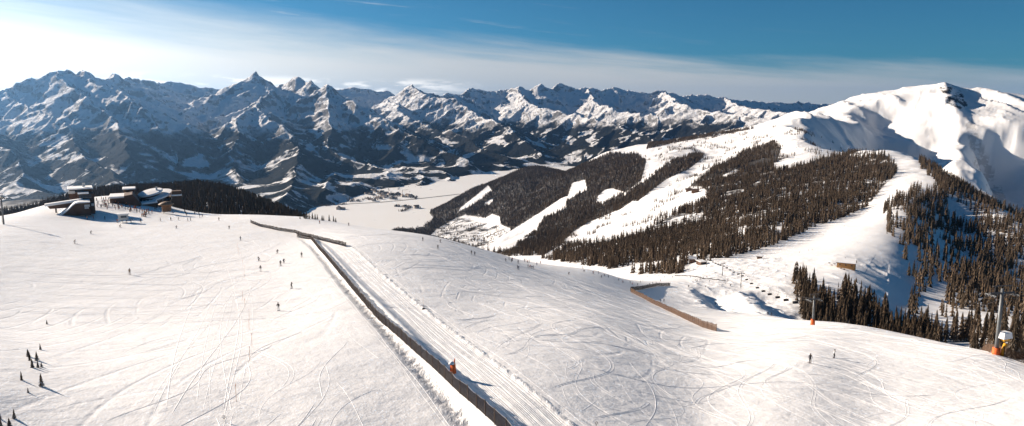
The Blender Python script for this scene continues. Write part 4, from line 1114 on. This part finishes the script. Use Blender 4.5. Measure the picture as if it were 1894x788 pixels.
for px, sx in CH:
    q = at_px(CB[sx], px)
    if q is None: continue
    if ch0 is None: ch0 = make_chair(); e = ch0
    else: e = copy_tree(ch0)
    e.location = q; e.rotation_euler = (0, 0, rad(14))
    tag(e, 'dark empty chair hanging on the chairlift over the flat snow and hollow', 'lift chair', 'chairs hanging on the chairlift')
# cables of the big pylon, running down to a lower pylon far in the wood
far_p = hit(1735, 560, 600, 1400) + Vector((0,0,10)); far_r = P(2200, 560, 300)
for sx in (-1, 1):
    cable([far_p + Vector((sx*2.5,0,0)), side_pt(big, 5.6, 13.5, sx), Vector(far_r)+Vector((sx*2.5,0,0))], 'thin %s cable running from the big grey pylon into the wood' % ('left' if sx < 0 else 'right'), .9)
# snow-capped control box and yellow snow lance beside the big pylon
b0 = bigp
e = empty('snow_gun', b0 + Vector((1.0,-.3,0)), rad(20), 'yellow snow gun with a snow covered hood on the big lift pylon', 'snow gun')
MB().tube([(.0,0,-.4),(.25,0,1.2),(.75,0,2.3)], .32, 8, 0, .36).build('stand', M['yellow'], e, True)
MB().box((.2,0,3.35), (1.5,1.2,.7)).build('housing', M['yellow'], e, bevel=.08)
MB().box((.15,0,4.15), (2.5,1.8,1.25), 0, 0, .85).build('snow_hood', M['snowcap'], e, bevel=.12)
MB().tube([(-.1,0,2.9),(-.8,.1,3.0)], .09, 6).build('bracket', M['dsteel'], e)
p = hit(1727, 629, 100, 400); e = empty('snow_lance', p, 0, 'white snow capped lance on a pole in front of the shaded wood', 'snow lance')
MB().tube([(0,0,-1),(0,0,3.2)], .09, 8).build('pole', M['metal'], e)
MB().lathe([(.001,.62),(.25,.55),(.42,.25),(.42,0),(.2,-.25),(.28,-.4),(.18,-.8),(.001,-.9)], 14, (0,0,3.6)).build('snow_head', M['snowcap'], e, True)
e = empty('lift_gate_post', hit(1372, 532, 400, 900), 0); bpy.data.objects.remove(e)
print('lifts', time.time()-T0)

# ------------------------------------------------------------------ buildings
def frame(px, py, r):
    """ground anchor and metres-per-pixel for something built facing the drone"""
    a, t_ = azt(px, py); x, y = r*math.sin(a), r*math.cos(a); s = r*math.cos(a)**2/F
    return Vector((x, y, r*t_)), -a, s
def zfix(e): e.scale.z = 1/math.cos(e.rotation_euler.z)
def XZ(l, c, s): return [((x-c[0])*s, (c[1]-y)*s) for x, y in l]
# lodge with the lift station (left)
a0, rz, s = frame(140, 392, 405)
c = (140, 392)
L1 = empty('mountain_lodge', a0, rz, 'angular flat roofed summit lodge with snow on stacked roofs and a shadowed front', 'building')
def slab(parent, x0, x1, yt, yb, y0, y1, mt, name, tilt=0, bev=.15):
    X0, Z0 = (x0-c[0])*s, (c[1]-yb)*s; X1, Z1 = (x1-c[0])*s, (c[1]-yt)*s
    return MB().prism([(X0,Z0),(X1,Z0+tilt),(X1,Z1+tilt),(X0,Z1)], y0, y1).build(name, mt, parent, bevel=bev)
b_ = 30   # how far the masses reach into the ground
def wins(parent, x0, x1, y, n, w, h, yf, mt='glass'):
    for k in range(n):
        xx = x0 + (x1-x0)*(k+.5)/n
        f = MB().box(((xx-c[0])*s, yf-.04, (c[1]-y)*s), (w, .1, h)).build('window', M[mt], parent)
        g = MB().box(((xx-c[0])*s, yf-.07, (c[1]-y)*s-h/2-.05), (w+.2, .2, .1)).build('sill', M['plaster'], f)
slab(L1, 131, 175, 353.6, 392, 10, 22, M['wall'], 'upper_wall'); slab(L1, 128, 177, 351.3, 353.4, 8.5, 23, M['snowcap'], 'upper_roof')
slab(L1, 129, 142, 355.5, 361, 9, 9.9, M['plaster'], 'balcony_front')
slab(L1, 146, 178, 360.5, 395, 3, 12, M['wall'], 'middle_wall'); slab(L1, 147, 168, 358.3, 360.2, 2, 9.8, M['snowcap'], 'middle_roof')
# long canopy on a post
X_ = XZ([(84,376),(155,369.5)], c, s)
MB().prism([(X_[0][0],X_[0][1]-.5),(X_[1][0],X_[1][1]-.5),(X_[1][0],X_[1][1]+.45),(X_[0][0],X_[0][1]+.45)], -1.5, 2.2).build('canopy_roof', M['snowcap'], L1, bevel=.15)
X_ = XZ([(88,376.5),(93,383),(150,383),(152,371.5)], c, s)
MB().prism(X_, -1.1, 1.9).build('station_body', M['wall'], L1)
MB().tube([((104-c[0])*s, 0, (c[1]-396)*s), ((104-c[0])*s, 0, (c[1]-382)*s)], .35, 8).build('station_post', M['dsteel'], L1)
# hall with the swept roof edge
prof = XZ([(112,394),(126,384.5),(134,377.5),(140,373.5),(146,372.2),(167,372.4),(168,395)], c, s)
MB().prism(prof, -9, 2.6).build('hall_wall', M['wall'], L1)
out = XZ([(108,392),(126,382),(134,375),(140,371),(147,369.8),(168,370.2),(168,372.2),(147,372),(140.5,373.2),(134.3,377.2),(126.3,384.3),(112,394)], c, s)
MB().prism(out, -9.6, 3).build('swept_roof', M['snowcap'], L1)
wins(L1, 157, 167, 377.5, 3, .8, .8, -9, 'plaster'); wins(L1, 157, 165, 381.5, 2, .8, .6, -9, 'plaster')
slab(L1, 168, 177, 377, 396, -4, 4, M['wall'], 'entrance_wall'); slab(L1, 170, 175.5, 376, 380.5, -5, -4.1, M['plaster'], 'entrance_sign')
wins(L1, 150, 172, 364.5, 5, 1.3, 1.1, 3); wins(L1, 134, 158, 357, 4, 1.6, .8, 9.97)
MB().box(((160-c[0])*s, 14, (c[1]-351)*s+.9), (1.2,1.2,1.6)).build('chimney', M['plaster'], L1)
zfix(L1)
# round lodge (right)
a0, rz, s = frame(270, 388, 455); c = (270, 388)
L2 = empty('round_lodge', a0, rz, 'round stepped summit lodge with snowy tiered roofs and a boxy dark wing', 'building')
slab(L2, 206, 237, 361.5, 400, -6, 8, M['wall'], 'front_wing_wall'); slab(L2, 205, 238.5, 358.2, 361.3, -7, 11, M['snowcap'], 'front_wing_roof')
slab(L2, 230, 251, 352.5, 395, 12, 22, M['wall'], 'rear_wing_wall'); slab(L2, 228, 253, 350.2, 352.3, 11, 23, M['snowcap'], 'rear_wing_roof')
MB().prism(XZ([(232,392),(232,357),(247,355),(258,368),(266,388),(266,400),(232,400)], c, s), -9, 12).build('link_wall', M['wall'], L2)
cx = (286-c[0])*s; cyl = 13.0
def tier(r_px, y_c, name, walls, zd, dx=0):
    z1 = (c[1]-y_c)*s; R = r_px*s
    MB().lathe([(R-1.4, z1-1.0),(R-1.4, -8)], 40, (cx+dx, cyl, 0), 0, .82).build(walls, M['wall'], L2, True)
    o = MB().lathe([(.01,-.7),(R-.9,-.7),(R,-.6),(R,.1),(R-.4,.25),(.01,.45)], 40, (0,0,0), 0, .82).build(name, M['snowcap'], L2, False)
    o.location = (cx+dx, cyl, z1); o.rotation_euler = (rad(11), rad(-11), 0); return o
tier(39, 366, 'lower_roof', 'lower_wall', 0); tier(25, 359.5, 'upper_roof', 'upper_wall', 0, -1.5)
MB().box((cx+2, cyl, (c[1]-356)*s+.8), (1.0,1.0,1.8)).build('chimney', M['plaster'], L2)
MB().prism(XZ([(262,374),(291,372),(293,374.5),(264,377)], c, s), -3.5, 5).build('terrace_roof', M['snowcap'], L2)
MB().prism(XZ([(264,377.2),(292,375),(292,396),(264,398)], c, s), -2.8, 5).build('terrace_wall', M['wall'], L2)
for k in range(14):
    an = -math.pi*.92 + k*math.pi*.84/13; rr = (39-2.5)*s
    f = MB().box((0,0,0), (1.5,.12,1.1)).build('window', M['glass'], L2); f.location = (cx+rr*math.cos(an), cyl+rr*.82*math.sin(an)-.05, (c[1]-373)*s); f.rotation_euler = (0,0,an+math.pi/2)
MB().box(((331-c[0])*s, 8, (c[1]-372)*s), (5,5,8)).build('side_wall', M['wall'], L2); MB().box(((331-c[0])*s, 8, (c[1]-365.5)*s), (5.6,5.6,.7)).build('side_roof', M['snowcap'], L2, bevel=.15)
MB().lathe([(39*s+3.2,(c[1]-372)*s),(39*s+3.2,(c[1]-370)*s),(39*s+2.4,(c[1]-370)*s),(39*s+2.4,(c[1]-372)*s),(39*s+3.2,(c[1]-372)*s)], 24, (cx,cyl,0), 0, .82, -.7, .9).build('terrace_railing', M['plaster'], L2)
zfix(L2)
a0, rz, s = frame(308, 386, 425); PV = empty('round_pavilion', a0, rz, 'small round pavilion with brown domed roof beside the round lodge', 'pavilion')
MB().lathe([(2.2,-1.5),(2.2,1.2),(3.6,2.4)], 24).build('drum', M['wood'], PV, True); MB().lathe([(3.9,2.3),(3.9,2.6),(2.4,3.5),(.8,4.0),(.01,4.1)], 24).build('roof', M['deck'], PV, True)
a0, rz, s = frame(228, 405, 375); K1 = empty('kiosk', a0, rz, 'small pale kiosk with snowy roof standing alone in front of the crowd', 'kiosk')
MB().box((0,0,.9), (4.3,3,2.6)).build('walls', M['plaster'], K1); MB().box((.1,0,2.45), (4.9,3.6,.5)).build('roof', M['snowcap'], K1, bevel=.12)
MB().box((.2,-1.53,1.2), (2.4,.1,.9)).build('serving_hatch', M['glass'], K1)
K1b = empty('snow_bench', hit(236, 407, 200, 600), rz, 'long low wooden bench on the snow right below the kiosk', 'bench'); MB().box((0,0,.45), (5,.5,.12)).build('seat', M['honey'], K1b)
for dx in (-2, 2): MB().box((dx,0,.15), (.12,.45,.5)).build('leg', M['wood'], K1b)

def chalet(loc, rz, L, Wd, H, label, wm, rm, name='alpine_hut', cat='hut', simple=False, group=None, snow=True):
    e = empty(name, loc, rz, label, cat, group); h2 = Wd*.30
    MB().prism([(-Wd/2,-3),(Wd/2,-3),(Wd/2,H),(0,H+h2-.1),(-Wd/2,H)], -L/2, L/2).build('walls', wm, e)
    o_ = .8; th = .35
    r_ = MB()
    r_.prism([(-Wd/2-o_, H-o_*.6),(0,H+h2),(0,H+h2+th),(-Wd/2-o_,H-o_*.6+th)], -L/2-o_, L/2+o_).prism([(Wd/2+o_, H-o_*.6),(.001,H+h2),(.001,H+h2+th),(Wd/2+o_,H-o_*.6+th)], -L/2-o_, L/2+o_)
    rf = r_.build('roof', rm, e)
    if not simple:
        if snow: MB().prism([(-Wd/2-o_+.1, H-o_*.6+th+.01),(0,H+h2+th+.01),(0,H+h2+th+.5),(-Wd/2-o_+.1,H-o_*.6+th+.4)], -L/2-o_+.1, L/2+o_-.1).prism([(Wd/2+o_-.1, H-o_*.6+th+.01),(.002,H+h2+th+.01),(.002,H+h2+th+.5),(Wd/2+o_-.1,H-o_*.6+th+.4)], -L/2-o_+.1, L/2+o_-.1).build('roof_snow', M['snowcap'], rf)
        MB().box((Wd*.2, L*.1, H+h2+.6), (.7,.7,1.6)).build('chimney', M['plaster'], rf)
        for k in range(3):
            f = MB().box((-Wd/2-.04, -L/2+L*(k+.5)/3, H*.55), (.1,1.1,1.0)).build('window', M['glass'], e); MB().box((-Wd/2-.08, -L/2+L*(k+.5)/3, H*.55-.58), (.2,1.3,.1)).build('sill', M['honey'], f)
            f = MB().box((-Wd*.3+Wd*.3*k, -L/2-.04, H*.55), (.9,.1,1.0)).build('window', M['glass'], e)
        MB().box((0,-L/2-.05,.9), (1.1,.12,2.0)).build('door', M['honey'], e)
    return e
hp = hit(1567, 496, 500, 900)
H1 = chalet(hp + Vector((0,2,1.0)), rad(58), 15, 9, 4.2, 'honey coloured wooden ski hut with snowy roof standing alone below the far piste', M['honey'], M['wood'])
for k, (x, y) in enumerate(((1538,491),(1543,489),(1548,493),(1534,487),(1555,497),(1561,499))):
    e0_ = empty('terrace_table', hit(x, y, 500, 900), rp.uniform(0, 3), 'dark wooden terrace table with benches in front of the honey coloured hut', 'table', 'terrace tables by the wooden ski hut')
    MB().box((0,0,.75), (2.4,.9,.1)).build('top', M['wood'], e0_)
    for dy in (-.8, .8): MB().box((0,dy,.45), (2.4,.3,.08)).build('bench', M['wood'], e0_)
    MB().box((0,0,.35), (.2,1.7,.7)).build('trestle', M['wood'], e0_)
chalet(hit(1274, 354, 1200, 3000) + Vector((0,0,1)), rad(80), 16, 10, 5, 'left one of two dark alpine huts in the small clearing of the wooded slope', M['wood'], M['hroof'], snow=False)
chalet(hit(1286, 356, 1200, 3000) + Vector((0,0,1)), rad(70), 20, 11, 6, 'right one of two dark alpine huts in the small clearing of the wooded slope', M['wood'], M['hroof'], snow=False)
chalet(hit(1281, 486, 500, 1000) + Vector((0,0,.5)), rad(75), 8, 7, 4.5, 'small hut with bright snowy roof in the shade at the forest corner', M['wall'], M['wood'])
LS = empty('lift_station', hit(1297, 489, 500, 1000), rad(14), 'dark low chairlift station at the forest corner behind the farthest pylon', 'lift station')
MB().box((0,0,1.6), (7,10,4.4)).build('walls', M['wall'], LS); MB().box((0,0,4.1), (8.5,12,.6)).build('roof', M['snowcap'], LS, bevel=.2); MB().box((0,-5.05,1.2), (3,.12,2.6)).build('gate', M['glass'], LS)
sh = chalet(hit(1405, 478, 600, 1300) + Vector((0,0,.3)), rad(60), 5, 4, 2.4, 'tiny dark shed on the snow at the foot of the far piste edge', M['wood'], M['wood'])
# village and road on the valley floor
rv = random.Random(5)
HS = [(680,359),(686,360),(700,358),(706,357),(712,365),(716,364),(709,366),(720,361),(725,360),(731,361),(735,360),(738,361),(755,363),(760,364),(684,369),(688,370),(692,372),(700,368),(703,368),(694,355),(690,353),(696,356),(650,372),(662,372),(725,368),(730,368),(745,364),(733,382),(737,382),(748,383),(752,384),(757,383),(770,385),(626,387),(634,387),(704,360),(708,361),(715,359)]
hv0 = None
for x, y in HS:
    p = Vector(P(x, y, 1)); k = ZV/p.z; p = p*k
    if hv0 is None: hv0 = chalet(p, 0, 26, 17, 9, None, M['house'], M['hroof'], 'farmhouse', 'house', True); e = hv0
    else: e = copy_tree(hv0)
    e.location = p; e.rotation_euler = (0,0,rv.uniform(0, 3.1)); q_ = rv.uniform(.8, 1.5); e.scale = (q_, q_*rv.uniform(.8,1.4), q_)
    tag(e, 'tiny dark roofed house of the village on the snowy valley floor', 'house', 'village houses on the valley floor')
def vroad(pix, w_, name):
    P_ = []
    for x, y in pix: p = Vector(P(x, y, 1)); P_.append(p*(ZV/p.z))
    V_, F_ = [], []
    for i, p in enumerate(P_):
        d = (P_[min(i+1, len(P_)-1)]-P_[max(i-1, 0)]); d.z = 0; n = Vector((-d.y, d.x, 0)).normalized()*w_/2
        V_ += [(p.x+n.x, p.y+n.y, ZV+.35), (p.x-n.x, p.y-n.y, ZV+.35)]
    for i in range(len(P_)-1): F_.append((2*i, 2*i+1, 2*i+3, 2*i+2))
    me = bpy.data.meshes.new(name); me.from_pydata(V_, [], F_); me.update(); tag(link(name, me, None, M['road']), kind='structure')
vroad([(560,384),(600,380.5),(650,377),(700,374.5),(740,371),(780,367),(820,362.5),(850,359)], 30, 'valley_road')
vroad([(690,352),(702,357),(720,361),(745,364.5),(768,366.5),(770,369)], 16, 'village_road')
# ------------------------------------------------------------------ small conifers on the brow and on the left snowfield
BR = [(605,404,14),(636,404,15),(641,404,16),(647,404,15),(653,405,15),(659,405,16),(665,406,12),(671,407,13),(680,408,12),(687,409,11),(596,404,8),(568,403,14),(574,403,13),(580,403,14),(562,402,10),(586,404,12),
      (612,410,16),(608,411,13),(617,411,14),(642,415,10),(650,415,9),(661,417,12)]
BR = [(555,404,7),(563,403,14),(567,404,16),(572,404,14),(578,404,13),(583,405,12),(587,405,11),(596,407,11),(599,407,10),(609,408,13),(613,408,17),(617,409,12),(621,410,9),(642,413,10),(650,414,8),(660,415,13),(672,417,6)]
for i, (x, y, hpx) in enumerate(BR):
    p = hit(x, y+1, 250, 520); r = math.hypot(p.x, p.y); h = hpx*r/F; k = h/16
    lb = ('small dark spruce in the row of spruces along the brow above the valley' )
    e = place_tree(p.x, p.y, p.z-.1, k*1.25, k, i % 5, lb, 'small spruces on the brow above the valley', i*1.3)
SAP = [((300,137),24,'tiny'),((258,300),34,''),((180,345),42,''),((190,370),50,''),((207,415),48,''),((236,370),50,''),((243,415),40,''),((266,412),28,''),((138,495),48,''),((266,535),68,''),((180,575),28,''),((92,740),52,''),((60,788),44,''),((4,745),34,''),((6,790),40,'')]
for i, ((x, y), hp_, _) in enumerate(SAP):
    p = hit(x/3.457, 560+y/3.457, 50, 400); r = p.length; h = hp_/3.457*r/F/.93; k = h/16
    if i == 0: lb, gp = 'tiny bushy sapling alone above the cluster of saplings on the left snowfield', None
    elif i == 1: lb, gp = 'small sapling just above the tight cluster on the left snowfield', None
    elif i < 8: lb, gp = 'small brownish spruce sapling in the tight cluster on the left snowfield', 'tight cluster of saplings'
    elif i == 8: lb, gp = 'thin leaning sapling left below the tight sapling cluster', None
    elif i == 9: lb, gp = 'slim pointed sapling right below the tight sapling cluster', None
    elif i == 10: lb, gp = 'tiniest sapling below and between the thin and the slim pointed sapling', None
    elif i == 11: lb, gp = 'bushy dark sapling near the bottom left corner, right of its neighbours', None
    elif i == 12: lb, gp = 'dark sapling cut by the bottom edge near the left corner', None
    else: lb, gp = 'sapling at the very left edge of the bottom left corner', 'saplings at the left edge'
    place_tree(p.x, p.y, p.z-.03, k*1.5, k, i % 5, lb, gp, i*2.1, 'spruce_sapling')
print('done', time.time()-T0)

# ------------------------------------------------------------------ ski tracks: low berms thrown up by edges and groomer, real relief on the snow
TV, TF = [], []
def berm(xy, w=.30, h=.07):
    x = np.array([q[0] for q in xy]); y = np.array([q[1] for q in xy]); n = len(x)
    if n < 4: return
    dx = np.gradient(x); dy = np.gradient(y); L = np.hypot(dx, dy)+1e-9; nx, ny = -dy/L*w/2, dx/L*w/2
    f = np.minimum(1, np.minimum(np.arange(n), n-1-np.arange(n))/3.)
    zc = near_full(x, y); z1_ = near_full(x+nx, y+ny); z2_ = near_full(x-nx, y-ny); k0 = len(TV)
    for i in range(n):
        TV.append((x[i]+nx[i], y[i]+ny[i], z1_[i]-.03)); TV.append((x[i], y[i], zc[i]+h*f[i]-.03*(1-f[i]))); TV.append((x[i]-nx[i], y[i]-ny[i], z2_[i]-.03))
    for i in range(n-1):
        a = k0+3*i; TF.append((a, a+1, a+4, a+3)); TF.append((a+1, a+2, a+5, a+4))
rt = random.Random(77)
def walk(x, y, hd, L, amp, per, step=1.2):
    out = []; s_ = 0; ph = rt.uniform(0, 6.28); drift = 0
    while s_ < L:
        out.append((x, y)); drift += rt.gauss(0, .016); a = hd + drift + amp*math.sin(ph + 6.283*s_/per)
        x += math.sin(a)*step; y += math.cos(a)*step; s_ += step
    return out
def okp(x, y, lo=58, hi=420):
    r = math.hypot(x, y); az_ = math.atan2(x, y); return lo < r < hi and abs(az_) < .66
def side_of(x, y):
    bd, bs = 1e9, 0
    for a, b in zip(LANE[:-1], LANE[1:]):
        d, t_, sd_ = seg_dist(np.array([x]), np.array([y]), a[0], a[1], b[0], b[1])
        if d[0] < bd: bd = d[0]; bs = -np.sign(sd_[0])
    return bd*bs
for i in range(640):
    az_ = rt.uniform(-.10, .64) if i < 540 else rt.uniform(-.45, -.02); r = 60+280*rt.random()**.8
    x, y = r*math.sin(az_), r*math.cos(az_)
    right = side_of(x, y) > 10
    hd = rad(rt.choice([150, 165, 180, 120, 105, 200]) + rt.uniform(-25, 25)) if right else rad(175+rt.uniform(-25, 15))
    pth = walk(x, y, hd, rt.uniform(18, 95) if right else rt.uniform(15, 60), rad(rt.uniform(10, 42)) if right else rad(rt.uniform(3, 22)), rt.uniform(20, 58))
    cut = []
    for q in pth:
        sd_ = side_of(*q)
        if (right and sd_ < 9.5) or (not right and sd_ > -3) or not okp(*q): break
        cut.append(q)
    berm(cut, rt.uniform(.18, .30), rt.uniform(.012, .032) if right else rt.uniform(.012, .03))
    if rt.random() < .35 and len(cut) > 6: berm([(q[0]+.55, q[1]+.2) for q in cut], .18, .022)
# long fan of straight lines on the left snow
for i in range(12):
    a_ = hit(rt.uniform(395, 470), rt.uniform(470, 560), 60, 400); b_ = hit(rt.uniform(250, 440), 800, 50, 400)
    n = 70; off = rt.uniform(-4, 4); berm([(a_.x+(b_.x-a_.x)*k/n + off*math.sin(k/n*3.14), a_.y+(b_.y-a_.y)*k/n) for k in range(n)], .25, rt.uniform(.012, .035))
for i in range(26):
    a_ = hit(rt.uniform(-20, 120), rt.uniform(480, 600), 60, 400); pth = walk(a_.x, a_.y, rad(80+rt.uniform(-12, 10)), rt.uniform(30, 90), rad(rt.uniform(4, 14)), rt.uniform(40, 90)); berm([q for q in pth if okp(*q)], .35, rt.uniform(.012, .035))
# ruts along the lane
for off, h_ in ((2.6,.05),(2.9,.03),(3.8,.06),(4.2,.04),(5.1,.05),(5.5,.05),(6.4,.04),(6.8,.06),(7.6,.05),(-1.4,.04),(-4.4,.04),(-4.9,.03),(10.2,.04)):
    line = []
    for a, b in zip(LANE[:-1], LANE[1:]):
        d = math.hypot(b[0]-a[0], b[1]-a[1]); n = max(2, int(d/1.5)); nx, ny = (b[1]-a[1])/d, -(b[0]-a[0])/d
        for k in range(n): line.append((a[0]+(b[0]-a[0])*k/n + nx*off, a[1]+(b[1]-a[1])*k/n + ny*off))
    line = [(x + .12*math.sin(i*.31+off*5), y) for i, (x, y) in enumerate(line)]
    berm([q for q in line if 55 < math.hypot(*q) < 290], .26, h_*.6)
me = bpy.data.meshes.new('ski_tracks'); me.from_pydata(TV, [], TF); me.update()
for p_ in me.polygons: p_.use_smooth = False
tag(link('ski_tracks', me, None, m_snow), kind='structure')
print('tracks', len(TV), time.time()-T0)
